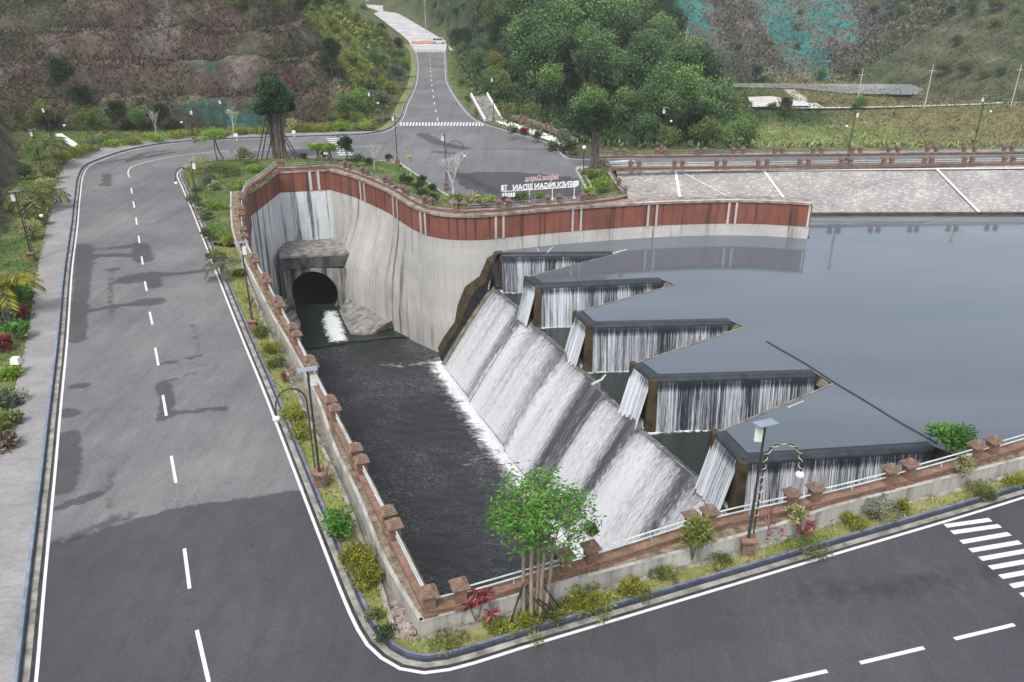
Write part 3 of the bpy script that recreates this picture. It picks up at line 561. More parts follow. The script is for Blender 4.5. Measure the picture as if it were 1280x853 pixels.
def tcol(X, Y, Z):
    """earth and vegetation colour of the land, by place"""
    n = len(X); c = np.empty((n, 3)); c[:] = (.1, .105, .05)
    nz = np.array([noise.noise(Vector((x * .05, y * .05, z * .1))) for x, y, z in zip(X, Y, Z)]); n2 = np.array([noise.noise(Vector((x * .25 + 9, y * .25, z * .5))) for x, y, z in zip(X, Y, Z)])
    nz3 = np.array([noise.noise(Vector((x * .3 + 40, y * .05, z * .16))) for x, y, z in zip(X, Y, Z)])
    def mixc(m, col):
        m = np.clip(m, 0, 1)[:, None]; c[:] = c * (1 - m) + np.array(col) * m
    inl = inpoly(X, Y, HL); din = np.where(inl, dpoly(X, Y, HL[:-1]), 0)
    mixc(inl * 1.0, (.08, .059, .05)); mixc(inl * sm((n2 - .0) * 3), (.088, .07, .057)); mixc(inl * sm((nz3 - .25) * 6) * .5, (.17, .16, .145)); mixc(inl * sm((-nz - .08) * 5) * .7, (.055, .062, .035))
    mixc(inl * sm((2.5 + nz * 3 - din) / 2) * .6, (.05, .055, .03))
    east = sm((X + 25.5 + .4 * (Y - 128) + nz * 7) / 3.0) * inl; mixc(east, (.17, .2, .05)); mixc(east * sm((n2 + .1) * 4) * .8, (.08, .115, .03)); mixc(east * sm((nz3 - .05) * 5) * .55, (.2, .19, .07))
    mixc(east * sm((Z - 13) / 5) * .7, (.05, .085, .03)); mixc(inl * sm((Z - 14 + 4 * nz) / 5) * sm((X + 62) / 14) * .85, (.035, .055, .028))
    nq = 1.2 * np.sin(X * .13 + 1) + .8 * np.sin(X * .31 + Y * .1) + .6 * np.sin(Y * .27); bench = (np.maximum(din + nq * np.clip(din / 6, 0, 1) * .7, 0) / 5.4) % 1.0; mixc(inl * (1 - east) * ((bench > .93) | (bench < .14)) * sm((n2 + .6) * 3) * .9, (.035, .036, .022)); mixc(inl * (1 - east) * (np.abs(bench - .62) < .09) * .55, (.19, .145, .11))  # dark bench growth and pale rims, strengthened in colour to shade the terraces
    far_w = inl * sm((-X - 62) / 10) * sm((nz + .1) * 4) * .5; mixc(far_w, (.075, .08, .035))
    mm = inpoly(X, Y, MOUND); mixc(mm * 1.0, (.11, .095, .075)); mixc(mm * sm((Z - 5.8) * 2), (.2, .15, .075)); mixc(mm * sm((n2 - .1) * 4) * .6, (.06, .055, .05))
    inr = inpoly(X, Y, RPOLY); dr = np.where(inr, dpoly(X, Y, EDGER), 0); mixc(inr * sm(dr / 4), (.035, .062, .025))
    val = inr & (X > 32 + .05 * (Y - 110)); v1 = val & (Y < 258)
    mixc(v1 * 1.0, (.1, .125, .045)); mixc(v1 * sm((n2) * 3) * .7, (.055, .085, .03)); mixc(v1 * sm((X - 62 + 14 * nz) / 10) * sm((Y - 140) / 10) * .9, (.17, .16, .075)); mixc(v1 * sm((nz3 - .1) * 5) * .5, (.21, .185, .1))
    mixc(v1 * sm((172 - Y) / 8) * sm((80 + 20 * nz - X) / 10), (.17, .2, .075))
    mixc(v1 * sm((68 - X + 20 * nz) / 8) * sm((Y - 166) / 6) * .9, (.04, .075, .028))
    mt = inr & (Y > 252) & (X > 10); mixc(mt * sm((Y - 252) / 12), (.055, .068, .045)); mixc(mt * sm((n2 - .02) * 4) * .6, (.03, .045, .028)); mixc(mt * sm((nz3 - .15) * 5) * .5, (.12, .115, .09))
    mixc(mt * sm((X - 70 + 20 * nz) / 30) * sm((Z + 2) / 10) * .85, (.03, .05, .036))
    rg = inr & (Y > 186) & (X > 99) & (X - 99 - (Z + 8) * 1.62 > -9) & (Y < 262 + (X - 100) * .6); mixc(rg * 1.0, (.095, .1, .06)); mixc(rg * sm((n2 + .1) * 3) * .75, (.055, .075, .036)); mixc(rg * (np.abs((Z % 4.5) - 2.2) < .4) * .5, (.2, .18, .12))
    for bx, by, r, k in BARE: mixc(mt * k * sm((1.15 - np.hypot(X - bx, (Y - by) * .8) / r + n2 * .6) * 2.5), (.2, .165, .155))
    for bx, by, rx, ry in NETS: mixc((mt | inl) * .85 * sm((.85 - np.hypot((X - bx) / rx, (Y - by) / ry) + n2 * .9 + .25 * np.sin(X * 2.2)) * 2.4), (.035, .155, .135) if by > 160 else (.035, .085, .07))
    return c
def mk_ground():
    g = []
    for a in ((-130, 160, 100, 290, 2.4), (-130, 160, 290, 430, 5), (-400, 500, 430, 900, 22), (-400, -130, 20, 430, 9), (160, 500, -20, 430, 10), (-130, 160, -30, 100, 6), (-80, -30, 50, 130, 1.6), (-70, 0, 118, 140, 1.3)):
        g.append(mgrid(a[0], a[1], a[2], a[3], a[4], .22))
    gx = np.concatenate([a[0] for a in g]); gy = np.concatenate([a[1] for a in g])
    V, Tr = region([(-500, -60), (600, -60), (600, 950), (-500, 950)], [HOLE], (gx, gy))
    X, Y = V[:, 0], V[:, 1]; Z = T(X, Y)
    amp = np.clip((np.abs(Z) - 1.0) / 4, 0, 1) * np.where(Y > 95, 1, np.where(X < -45, 1, 0)) * sm((dpoly(X, Y, [(-17, 200), (-25, 262), (-31.5, 305), (-50, 384), (-74, 480), (-96, 617), (-112, 880)]) - 9) / 8) * np.where((X > 30) & (Y < 254) & (Y > 100), .12, 1)
    Z = Z + amp * np.array([1.3 * noise.noise(Vector((x * .16, y * .16, 3))) + .8 * noise.noise(Vector((x * .45, y * .45, 8))) for x, y in V])
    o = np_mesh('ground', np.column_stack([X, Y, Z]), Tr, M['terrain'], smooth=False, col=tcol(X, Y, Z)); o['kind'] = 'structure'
    return
# ================================================================== BASIN WALLS
def vwall(path, z0, z1, batter=0.0, side=1, rows=None):
    """vertical face following path from z1 (top) down to z0; returns MB"""
    mb = MB(); pr = [(0, z1), (side * batter, z0)] if rows is None else [(0, z) for z in rows]
    mb.sweep([(p[0], p[1], 0) for p in path], pr); return mb
def mk_basin():
    root = empty('basin_wall', (WT[20][0], WT[20][1], 0), label='tall curved concrete wall with a red painted top band round the spillway basin', cat='retaining wall')
    zt = .1; bw = -2.25
    left = [p for p in FLi if p[1] > 22]
    zL = ZP
    sharp = [tuple(WT[0]), tuple(WT[1]), tuple(WT[2])]
    curve = [tuple(p) for p in WT[2:]]
    def face(nm, path, z1, z0, m, o=0.0, flip=False):
        mb = MB(); P = offset(path, o); mb.sweep([(p[0], p[1], 0) for p in P], [(0, z1), (0, z0)] if not flip else [(0, z0), (0, z1)]); return mb.build(nm, m, root)
    mb = MB(); rows = [bw, -4, -5.5, -7.2, -8.6, -9.7, -12, -16.5]; x0 = curve[0][0]; nc = normals2(curve); V = []
    for p, q in zip(curve, nc):
        dx = p[0] - x0; k = 2.6 * float(sm(dx / 5.0) * (1 - sm((dx - 6) / 7)))
        for z in rows: d = k * 1.25 * float(sm((bw - z) / 9.5)); V.append((p[0] - d * .9, p[1] - d * .25, z))
    m = len(rows); mb.add(V, [(i * m + j, i * m + j + 1, (i + 1) * m + j + 1, (i + 1) * m + j) for i in range(len(curve) - 1) for j in range(m - 1) if not (j >= 5 and curve[i][0] < -17.4)]); mb.build('concrete_face', M['wall'], root, smooth=True); face('painted_band', curve, zt, bw, M['band'], 0.012)
    lp = [tuple(p) for p in left if p[1] < WT[0][1] - .5] + [sharp[0]]
    face('side_face', lp, bw, -16.5, M['wallcool']); face('painted_band', lp, ZP, bw, M['band'], .012)
    face('end_face', [sharp[0], sharp[1]], bw, -16.5, M['wallcool']); face('painted_band', [sharp[0], sharp[1]], zt + .2, bw, M['band'], .012)
    face('end_face', [sharp[1], sharp[2]], bw, -9.7, M['wallcool']); face('painted_band', [sharp[1], sharp[2]], zt + .2, bw, M['band'], .012)
    # coping
    mb = MB(); mb.sweep([(p[0], p[1], zt) for p in [sharp[0], sharp[1]] + curve], [(.14, -.14), (.14, .08), (-.3, .08), (-.3, .1), (-1.5, .12)]); mb.build('coping', M['coping'], root)
    # free standing end of the wall : back face + end face
    k = [i for i, p in enumerate(curve) if p[0] > 11.5][0]; fr = curve[k:]
    mb = MB(); bk = offset(fr, -.55); mb.sweep([(p[0], p[1], 0) for p in bk], [(0, -6), (0, zt)]); mb.sweep([(p[0], p[1], zt + .082) for p in fr], [(.15, 0), (-.6, 0)])
    e0, e1 = fr[-1], bk[-1]; mb.add([(e0[0] + .02, e0[1], -6), (e1[0] + .02, e1[1], -6), (e1[0] + .02, e1[1], zt + .08), (e0[0] + .02, e0[1], zt + .08)], [(0, 1, 2, 3), (3, 2, 1, 0)]); mb.build('free_end', M['pilaster'], root)
    # pilasters
    allp = [sharp[0], sharp[1]] + curve
    def near(px, py=None):
        return min(range(len(curve)), key=lambda i: abs(proj(curve[i][0], curve[i][1], 0)[0] - px))
    for px in (450, 455, 491, 496, 525.5, 531.5, 619.5, 629, 716, 726.5, 811, 821.5, 912, 921.5, 1013):
        i = max(1, near(px)); nn = normals2(curve)[i]; a = math.atan2(curve[min(i + 1, len(curve) - 1)][1] - curve[i - 1][1], curve[min(i + 1, len(curve) - 1)][0] - curve[i - 1][0])
        # refine position along the line so that neighbours keep their spacing
        p0 = np.array(curve[i][:2]); tdir = np.array([math.cos(a), math.sin(a)]); dx = (px - proj(p0[0], p0[1], 0)[0]) / (proj(p0[0] + tdir[0], p0[1] + tdir[1], 0)[0] - proj(p0[0], p0[1], 0)[0] + 1e-6)
        p0 = p0 + tdir * max(-1, min(1, dx)); mb = MB(); mb.box((p0[0] + nn[0] * .03, p0[1] + nn[1] * .03, (zt + bw) / 2 - .03), (.2, .13, zt - bw - .1), rz=a); mb.build('pilaster', M['pilaster'], root)
    a0, a1 = np.array(sharp[1]), np.array(sharp[2])
    for t in (.62, .78):
        p = a0 + (a1 - a0) * t; mb = MB(); mb.box((p[0], p[1] - .05, (zt + .1 + bw) / 2), (.3, .14, zt - bw - .05)); mb.build('pilaster', M['pilaster'], root)
    # backing earth ring hides nothing : ground hole edge follows fences
    sheetp = [tuple(p[:2]) for p in FB if p[0] > -19] ; 
    return root
def mk_portal():
    root = empty('tunnel_portal', at(394, 385, ZL)[:2] + (ZL,), label='concrete tunnel portal under a dark ledge at the head of the basin', cat='tunnel portal')
    Yf = 85.2; xl = at(348, 320, -8.05)[0] - .2; xr = at(438, 318, -8.05)[0] + .1; yb = wall_top[1][1] + .1
    c = at(394.5, 365, -12.6); cx = c[0]; cz = -12.6; R = 2.62
    # face plate with round opening
    mb = MB(); n = 28; ring = [(cx + R * math.cos(PI * 2 * k / n), cz + R * math.sin(PI * 2 * k / n)) for k in range(n)]
    out = []
    for k in range(n):
        a = 2 * PI * k / n; dx, dz = math.cos(a), math.sin(a); t = min(((xr if dx > 0 else xl) - cx) / dx if abs(dx) > 1e-6 else 1e9, ((-9.6 if dz > 0 else -17.5) - cz) / dz if abs(dz) > 1e-6 else 1e9); out.append((cx + dx * t, cz + dz * t))
    V = [(x, Yf, z) for x, z in ring] + [(x, Yf, z) for x, z in out] + [(x, Yf + 5, z) for x, z in ring]
    F = [(k, (k + 1) % n, n + (k + 1) % n, n + k)[::-1] for k in range(n)]
    mb.add(V, F); mb.add([(xl, Yf, -17.5), (xl, yb, -17.5), (xl, yb, -9.6), (xl, Yf, -9.6)], [(0, 1, 2, 3)]); mb.add([(xr, Yf, -17.5), (xr, yb + 1, -17.5), (xr, yb + 1, -9.6), (xr, Yf, -9.6)], [(3, 2, 1, 0)])
    for sx, sz in ((xl, -9.6), (xr, -9.6)):
        mb.add([(sx, Yf, sz), out[3 if sx > cx else 11] and (out[3 if sx > cx else 11][0], Yf, -9.6), (sx, Yf, out[3 if sx > cx else 11][1])], [(0, 1, 2)])
    mb.build('face', M['portal'], root, weld=True)
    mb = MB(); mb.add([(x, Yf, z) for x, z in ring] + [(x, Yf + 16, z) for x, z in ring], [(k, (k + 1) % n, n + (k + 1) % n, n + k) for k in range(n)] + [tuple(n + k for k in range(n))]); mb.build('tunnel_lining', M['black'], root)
    mb = MB(); r2 = R + .28; mb.add([(cx + R * math.cos(2 * PI * k / n), Yf - .06, cz + R * math.sin(2 * PI * k / n)) for k in range(n)] + [(cx + r2 * math.cos(2 * PI * k / n), Yf - .06, cz + r2 * math.sin(2 * PI * k / n)) for k in range(n)] + [(cx + r2 * math.cos(2 * PI * k / n), Yf, cz + r2 * math.sin(2 * PI * k / n)) for k in range(n)], [(k, n + k, n + (k + 1) % n, (k + 1) % n) for k in range(n)] + [(n + k, 2 * n + k, 2 * n + (k + 1) % n, n + (k + 1) % n) for k in range(n)]); mb.build('arch_ring', M['portal'], root)
    mb = MB(); a = at(348, 321, -8.05); b_ = at(438, 316.5, -8.05); bl = at(356, 302, -8.05); br = at(426, 300, -8.05)
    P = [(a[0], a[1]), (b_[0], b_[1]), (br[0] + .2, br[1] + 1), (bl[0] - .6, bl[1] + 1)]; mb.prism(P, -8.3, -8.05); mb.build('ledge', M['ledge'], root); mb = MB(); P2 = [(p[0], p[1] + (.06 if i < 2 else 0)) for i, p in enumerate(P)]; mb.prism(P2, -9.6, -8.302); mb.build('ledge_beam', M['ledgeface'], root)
    return cx
def mk_apron(cx):
    # concrete apron between the tunnel and the basin, with side slopes
    sill = W2([(385, 436), (402, 432), (470, 418), (500, 407), (512, 404)], -14.25)
    inner_wall = [p for p in WT[2:] if p[1] > sill[-1][1] - 1 and p[0] < sill[-1][0] + 1]
    left_edge = (-25.2, 70)
    root = empty('outlet_apron', (cx, 80, -14), label='worn concrete apron slab between the tunnel mouth and the dark basin water', cat='concrete apron')
    mb = MB(); L = [(-26.6, sill[0][1] - .3)] + sill + [(sill[-1][0] + 3.2, sill[-1][1] + 1.5), (-10, 90), (-26.8, 92)]; mb.prism([p[:2] for p in L], -18, -15.9); mb.build('slab', M['moss'], root)
    # right bank: raised sloping concrete from the channel up to the wall
    rb = [at(425, 392, -14.1), at(437, 417, -14.15), at(462, 417, -14.1), at(496, 397, -13.3), at(505, 402, -14.1)]
    top = [at(438, 378, -12.9), at(455, 384, -12.6), at(478, 392, -12.9), at(496, 397, -13.3)]
    mb = MB(); V = [at(424, 388, -14.0), at(430, 402, -14.0), at(438, 417, -14.0), at(463, 418, -14.0), at(480, 409, -13.7), at(498, 397, -13.3), at(482, 387, -12.9), at(462, 377, -12.6), at(438, 366, -12.6)]
    mb.add(V, [(0, 1, 7, 8), (1, 2, 6, 7), (2, 3, 4, 6), (4, 5, 6)]); lowv = [(p[0], p[1], -16) for p in V[:6]]; mb.add(V[:6] + lowv, [(i, 6 + i, 7 + i, i + 1) for i in range(5)]); mb.build('side_slope', M['ledge'], root)
    mb = MB(); V = [at(374, 422, -14.0), at(376, 404, -14.0), at(369, 388, -14.0), at(358, 372, -13.2), at(349, 372, -12.4), at(346, 410, -12.5), at(358, 425, -13.2)]; mb.add(V, [tuple(range(6, -1, -1))]); mb.build('side_slope', M['portal'], root)
    mb = MB(); V = [at(463, 417.5, -14.05), at(496, 397, -12.9), at(512, 404, -13.6), at(545, 432, -14.35), at(520, 424, -14.25), at(500, 412, -14.2)]; mb.add(V, [(0, 5, 2, 1), (5, 4, 3, 2)]); mb.build('wing_slab', M['moss'], root)
    # water
    poly = W2([(402, 434), (380, 436), (368, 418), (374, 400), (372, 386), (372, 380), (423, 380), (428, 388), (436, 400), (440, 417), (462, 419), (495, 410), (535, 425), (500, 421), (440, 427)], -14.1)
    V, Tr = region(poly, (), mgrid(-28, -5, 70, 98, .3, .2)); X, Y = V[:, 0], V[:, 1]; 
    core = W2([(405, 388), (402, 402), (410, 428), (436, 427), (428, 402), (420, 388)], -14.1); dc = dpoly(X, Y, core + core[:1]); foam = np.where(inpoly(X, Y, core), .45 + dc * .35, .45 - dc * .5); foam = np.where(Y > 84.2, -.6, foam)
    Z = -14.14 + .12 * np.clip(foam, 0, 1) * np.array([noise.noise(Vector((x * 1.5, y * 1.5, 0))) for x, y in V]); o = np_mesh('outlet_water', np.column_stack([X, Y, Z]), Tr, M['pool2'], attrs={'foam': foam}, smooth=True); o['kind'] = 'structure'
def mk_waters():
    # reservoir
    tail = [p for p in FNi if p[0] > 17.2]
    right = [tuple(p) for p in tail]
    cr = CREST[:-2]
    cut = [CREST[-2], (CREST[-2][0] + .5, near_y(CREST[-2][0]) - .5)]
    wl = [p for p in WT if p[0] > CREST[0][0]]
    poly = [tuple(p[:2]) for p in cr] + [(cr[-1][0] + .4, near_y(cr[-1][0] + .4) - .2)] + [p for p in right if p[0] > cr[-1][0] + 1] + [(160, 97), (0, 0)]
    base = [p for p in WT[2:] if p[0] > CREST[0][0] - .2]
    poly = poly[:-1] + [(base[-1][0] + .4, 97), (base[-1][0] + .4, base[-1][1] + .5)] + [tuple(p) for p in reversed(base)]
    o = sheet('reservoir_water', poly, ZW + .05, M['lake'], kind='structure')
    poly2 = [tuple(p) for p in offset(base, -.5)] + [(base[-1][0] + .4, 97), (base[0][0], 97)]
    # stilling pools below the weir
    ys = np.arange(26, 74.5, .8)
    chl = [(crx(y) + .05, y) for y in ys]
    p3 = chl + [(6, 79), (26, 79), (40, 60), (40, 35), (26, 27)]
    V, Tr = region(p3, (), mgrid(-3, 41, 26, 80, .55, .2)); X, Y = V[:, 0], V[:, 1]
    fl = [CREST[i] for i in range(len(CREST))]; foam = np.full(len(X), -.6)
    for i in range(0, len(CREST) - 1, 4):
        a, b_ = np.array(CREST[i]), np.array(CREST[i + 1]); foam = np.maximum(foam, .95 - dpoly(X, Y, [tuple(a + [0, -.25]), tuple(b_ + [0, -.25])]) * .75)
    for i in (3, 7, 11, 15):
        a, b_ = np.array(CREST[i]), np.array(CREST[i + 1]); foam = np.maximum(foam, 1.0 - dpoly(X, Y, [tuple(a + [-.5, -.3]), tuple(b_ + [-.5, -.3])]) * .6)
    o = np_mesh('stilling_pool_water', np.column_stack([X, Y, np.full(len(X), ZI)]), Tr, M['pool2'], attrs={'foam': foam}); o['kind'] = 'structure'
    # basin water
    chb = [(cbx(y) + .6, y) for y in np.arange(25, 71.5, 1.0)]
    poly = [tuple(p) for p in reversed(chb)] + [tuple(p) for p in reversed([q for q in FNi if q[0] < 12])] + [p for p in FLi if p[1] < 76] + [(-26.6, 80)] + W2([(390, 425), (512, 398)], -14.3) + [(-8, 78), (-5.5, 73)]
    V, Tr = region(poly, (), mgrid(-28, 14, 18, 82, .4, .2)); X, Y = V[:, 0], V[:, 1]
    line = [(cbx(y), y) for y in np.arange(25, 71, 1.0)]; d = dpoly(X, Y, line); jag = np.array([noise.noise(Vector((y * .9, 0, 5))) + .6 * noise.noise(Vector((y * 2.6, 0, 9))) for x, y in V])
    foam = 1.15 - d / (2.3 + .5 * jag); foam = np.where(d > 6, -.6, np.maximum(foam, -.6))
    s2 = W2([(478, 455), (500, 457), (520, 455), (545, 452)], -14.3); foam = np.maximum(foam, .62 - dpoly(X, Y, s2) * .55)
    s3 = W2([(583, 582), (600, 574), (610, 580)], -14.3); foam = np.maximum(foam, .5 - dpoly(X, Y, s3) * .5)
    s4 = W2([(440, 445), (470, 452)], -14.3); foam = np.maximum(foam, .25 - dpoly(X, Y, s4) * .4); foam = np.maximum(foam, .18 - dpoly(X, Y, W2([(490, 530), (560, 500)], -14.3)) * .3)
    Z = ZL + .05 * np.array([noise.noise(Vector((x * .8, y * 1.3, 0))) for x, y in V]) + .12 * np.clip(foam, 0, 1) * np.array([noise.noise(Vector((x * 2, y * 2, 4))) for x, y in V])
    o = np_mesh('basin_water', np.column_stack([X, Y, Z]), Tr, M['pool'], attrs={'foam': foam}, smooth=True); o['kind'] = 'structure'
# ------------------------------------------------------------------ weir + falls + chute
ORD = ['farthest, smallest', 'second from the back', 'middle', 'second from the front', 'nearest and widest']
def mk_weir():
    root = empty('labyrinth_weir', (10, 60, ZW), label='zigzag concrete weir whose wet walls stand in the reservoir edge', cat='weir')
    pts = [(p[0], p[1]) for p in CREST]
    fine = []
    for a, b_ in zip(pts[:-1], pts[1:]): fine += resample([a, b_], 1.2)[:-1]
    fine.append(pts[-1])
    # body: 0.5 m thick wall following the crest
    for seg in range(len(pts) - 1):
        a, b_ = np.array(pts[seg]), np.array(pts[seg + 1]); d = b_ - a; L = np.linalg.norm(d); d = d / L; nrm = np.array([d[1], -d[0]]); ang = math.atan2(d[1], d[0])
        c = (a + b_) / 2 - nrm * .28
        mb = MB(); mb.box((c[0], c[1], (ZW - 11) / 2), (L + .5, .5, ZW + 11 - .06), rz=ang); mb.build('weir_wall', M['weirwall'], root)
    # coping line on the dry looking back walls
    for k, seg in enumerate((2, 6, 10, 14)):
        a, b_ = np.array(pts[seg]), np.array(pts[seg + 1]); d = b_ - a; L = np.linalg.norm(d); d = d / L; c = (a + b_) / 2; mb = MB(); mb.box((c[0], c[1], ZW + .0), (L, .16, .16), rz=math.atan2(d[1], d[0])); mb.build('wall_crest', M['crestline'], root)
    # apex piers
    for k, seg in enumerate((3, 7, 11, 15)):
        b_ = np.array(pts[seg + 1]); a = np.array(pts[seg])
        for p, w in ((b_, .5), (a, .34)):
            mb = MB(); bt = np.array([-.15, -.35]) if p is b_ else np.array([-.3, .1]); V = []
            for z, s in ((ZI - 1, 1.5), (ZW + .02, 1.0)):
                q = p + bt * (s - .4); V += [(q[0] - w * .5 * s, q[1] - .3 * s, z), (q[0] + w * .5 * s, q[1] - .3 * s, z), (q[0] + w * .5 * s, q[1] + .35, z), (q[0] - w * .5 * s, q[1] + .35, z)]
            mb.add(V, [(3, 2, 1, 0), (4, 5, 6, 7), (0, 1, 5, 4), (1, 2, 6, 5), (2, 3, 7, 6), (3, 0, 4, 7)]); mb.build('apex_pier', M['moss'], root)
    # upstream tips
    for seg in (1, 5, 9, 13):
        a, b_ = np.array(pts[seg]), np.array(pts[seg + 1]); c = (a + b_) / 2 + np.array([.1, -.1]); mb = MB(); mb.box((c[0], c[1], ZW - .3), (.6, .9, .5), rz=math.atan2(*(b_ - a)[::-1]) + PI / 2, taper=.6); mb.build('tip_block', M['crestline'], root)
    def fallmesh(name, a, b_, z0, label, wet=0.0, out=.55, inset=0.0, base=0.45, group=None):
        a, b_ = np.array(a, float), np.array(b_, float); d = b_ - a; L = np.linalg.norm(d); d = d / L; nrm = np.array([d[1], -d[0]])
        n = max(4, int(L / .09)); prof = [(-.5, .055), (-.25, .05), (.0, .035), (.14, -.02), (.24, -.14)]; lip = len(prof)
        H = ZW - z0; prof += [(.24 + out * (t ** 1.0) * .9, -.14 - (H - .14) * t) for t in (.1, .22, .4, .6, .8, 1.0)]
        V = []; su = []; sv = []; wt = []
        rs = np.array([noise.noise(Vector((i * .35, a[0], 1))) for i in range(n + 1)]); r2 = np.array([noise.noise(Vector((i * .07, a[0], 7))) for i in range(n + 1)])
        for i in range(n + 1):
            p = a + d * (L * i / n)
            for j, (o_, z) in enumerate(prof):
                k = 0 if j < lip else (j - lip + 1) / 6; oo = o_ + k * (.16 * rs[i] + .08 * r2[i]); V.append((p[0] + nrm[0] * oo, p[1] + nrm[1] * oo, ZW + z)); su.append(L * i / n); sv.append(-z); wt.append(wet + (-.5 if j < lip - 1 else (.0 if j > lip else -.1)) + .10 * r2[i])
        m = len(prof); F = [(i * m + j, i * m + j + 1, (i + 1) * m + j + 1, (i + 1) * m + j) for i in range(n) for j in range(m - 1)]
        off = (a + b_) / 2; V = np.array(V) - [off[0], off[1], z0]
        o = np_mesh(name, V, F, M['fall'], attrs={'su': np.array(su) + a[0] * 3, 'sv': sv, 'wet': wt}, smooth=True); o.location = (off[0], off[1], z0); tag(o, label, 'waterfall', group); KIDS[o.name] = []
        # dark smooth lip of water over the crest
        mb = MB(); q = [(a[0] - off[0], a[1] - off[1], ZW - z0), (b_[0] - off[0], b_[1] - off[1], ZW - z0)]; mb.sweep(q, [(-.3, .058), (-.12, .066), (.05, .056), (.17, .0), (.262, -.12), (.27, -.19)]); lo = mb.build('water_lip', M['lip'], o, rel=False, smooth=True)
    for k, seg in enumerate((0, 4, 8, 12, 16)):
        fallmesh('side_waterfall', pts[seg], pts[seg + 1], ZI, f'wide white curtain of water over the {ORD[k]} long weir wall', group='water curtains over the weir')
    for k, seg in enumerate((3, 7, 11, 15)):
        fallmesh('apex_waterfall', pts[seg], pts[seg + 1], ZI, f'short narrow fall over the weir nose {["second from the back", "third from the back", "second from the front", "nearest the brick fence"][k]}', wet=.08, out=1.0, group='narrow falls over the weir noses')
    fallmesh('apex_waterfall', (pts[0][0] - .9, pts[0][1] + 1.6), (pts[0][0] - .35, pts[0][1] - .1), ZI, 'narrow fall over the weir nose that touches the big curved wall', out=.8, group='narrow falls over the weir noses')
def mk_chute():
    root = empty('spillway_chute', (crx(50) - 3, 50, ZL), label='long sloping concrete chute streaming with white water into the basin', cat='spillway')
    y0, y1 = 25.0, 71.4; n = int((y1 - y0) / .16); prof = [(0.15, 0.03), (.0, .02), (-.12, -.03), (-.3, -.2)]
    # rib positions along the crest (y)
    ribs = [at(*p, ZI)[1] for p in ((613, 360), (655, 399), (704, 449), (745, 487), (752, 496), (792, 535), (862, 605))]
    rs = [y1 + 3] + ribs + [y0 - 6]
    def off(y):
        for a, b_ in zip(rs[:-1], rs[1:]):
            if b_ < y <= a: return .5 * (a - y) / max(a - b_, 2.5)
        return 0
    V = []; su = []; sv = []; wt = []
    for i in range(n + 1):
        y = y0 + (y1 - y0) * i / n
        # dark band painted on the far side of each rib, shading the panel step
        wet = 0.0
        for r in ribs:
            dd = y - r
            if dd > 0: wet = min(wet, -.19 * math.exp(-(dd / 1.15) ** 2))
            elif dd > -2.0: wet = min(wet, -.08 * math.exp(-(dd / .4) ** 2))
        wet += .13 * noise.noise(Vector((y * .4, 2, 0))) + .05 * noise.noise(Vector((y * 1.1, 7, 0)))
        xc, xb = crx(y), cbx(y - 2.0)
        for j, t in enumerate([-.06, -.02, 0, .03, .08, .16, .28, .4, .52, .64, .76, .88, 1.0]):
            if t <= 0: x = xc - t * 6; z = ZI + .06 if t < 0 else ZI + .02; k = -.15
            else:
                x = xc + (xb - xc) * t; ex = .35 * (1 - math.exp(-t * 12)); z = ZI + (ZL - ZI) * (t ** 1.12 if t < .9 else t ** 1.12 ) ; k = -.10 * math.exp(-t / .07)
            rr = .045 * noise.noise(Vector((y * 2.2, t * .8, 3))) + off(y) * (1 if t > 0 else .9); V.append((x, y - (t * 2.0 if t > 0 else 0), z + rr)); su.append(y); sv.append(t * 9); wt.append(wet + k + (.10 * t))
    m = 13; F = [(i * m + j, (i + 1) * m + j, (i + 1) * m + j + 1, i * m + j + 1)[::-1] for i in range(n) for j in range(m - 1)]
    V = np.array(V) - np.array(root.location)
    np_mesh('water_sheet', V, F, M['chute'], root, attrs={'su': su, 'sv': sv, 'wet': wt}, smooth=True)
    def P(y, t, dz): 
        return (crx(y) + (cbx(y - 2.0) - crx(y)) * t, y - t * 2.0, ZI + (ZL - ZI) * max(t, 0) ** 1.12 + dz)
    for r in ribs:
        mb = MB(); mb.tube([P(r, t, .0) for t in (0, .1, .25, .4, .6, .8, 1.0)], [.09] * 7, 5); mb.build('rib', M['rib'], root)
    mb = MB(); mb.tube([(crx(y) + .02, y, ZI + .05 + off(y)) for y in np.arange(25.5, 71.4, .15)], .06, 4); mb.build('crest_edge', M['crestline'], root)
    # left training kerb of the chute beside the curved wall
    mb = MB(); y = 71.4; A = [P(y, t, .38) for t in (-.03, 0, .1, .25, .4, .6, .8, 1.0)]; B = [P(y + .5, t, .38) for t in (-.03, 0, .1, .25, .4, .6, .8, 1.0)]
    n = len(A); mb.add(A + B + [(p[0], p[1], p[2] - 2.5) for p in B] + [(p[0], p[1], p[2] - .8) for p in A], [(i, i + 1, n + i + 1, n + i) for i in range(n - 1)] + [(n + i, n + i + 1, 2 * n + i + 1, 2 * n + i) for i in range(n - 1)] + [(3 * n + i, 3 * n + i + 1, i + 1, i) for i in range(n - 1)]); mb.build('side_kerb', M['crestline'], root)
    # mossy toe between wall and chute
    mb = MB(); wp = W([(626, 316), (604, 345), (580, 362), (571, 395), (560, 415), (548, 436)], 0)
    def wallpt(px, py):
        best = None
        for z in np.linspace(-2.5, -15, 160):
            p = at(px, py, z); d = float(dpoly(np.array([p[0]]), np.array([p[1]]), WT)[0])
            if best is None or d < best[0]: best = (d, p)
        return best[1]
    Ws = [wallpt(*q) for q in ((628, 312), (610, 322), (600, 345), (582, 358), (573, 380), (569, 402), (556, 420), (548, 434))]
    Cs = [(CREST[0][0] - .3, CREST[0][1] - .2, ZW), (CREST[0][0] - .7, CREST[0][1] - 1.0, -5)] + [P(71.6, t, .1) for t in (-.03, .04, .25, .5, .8, 1.02)]
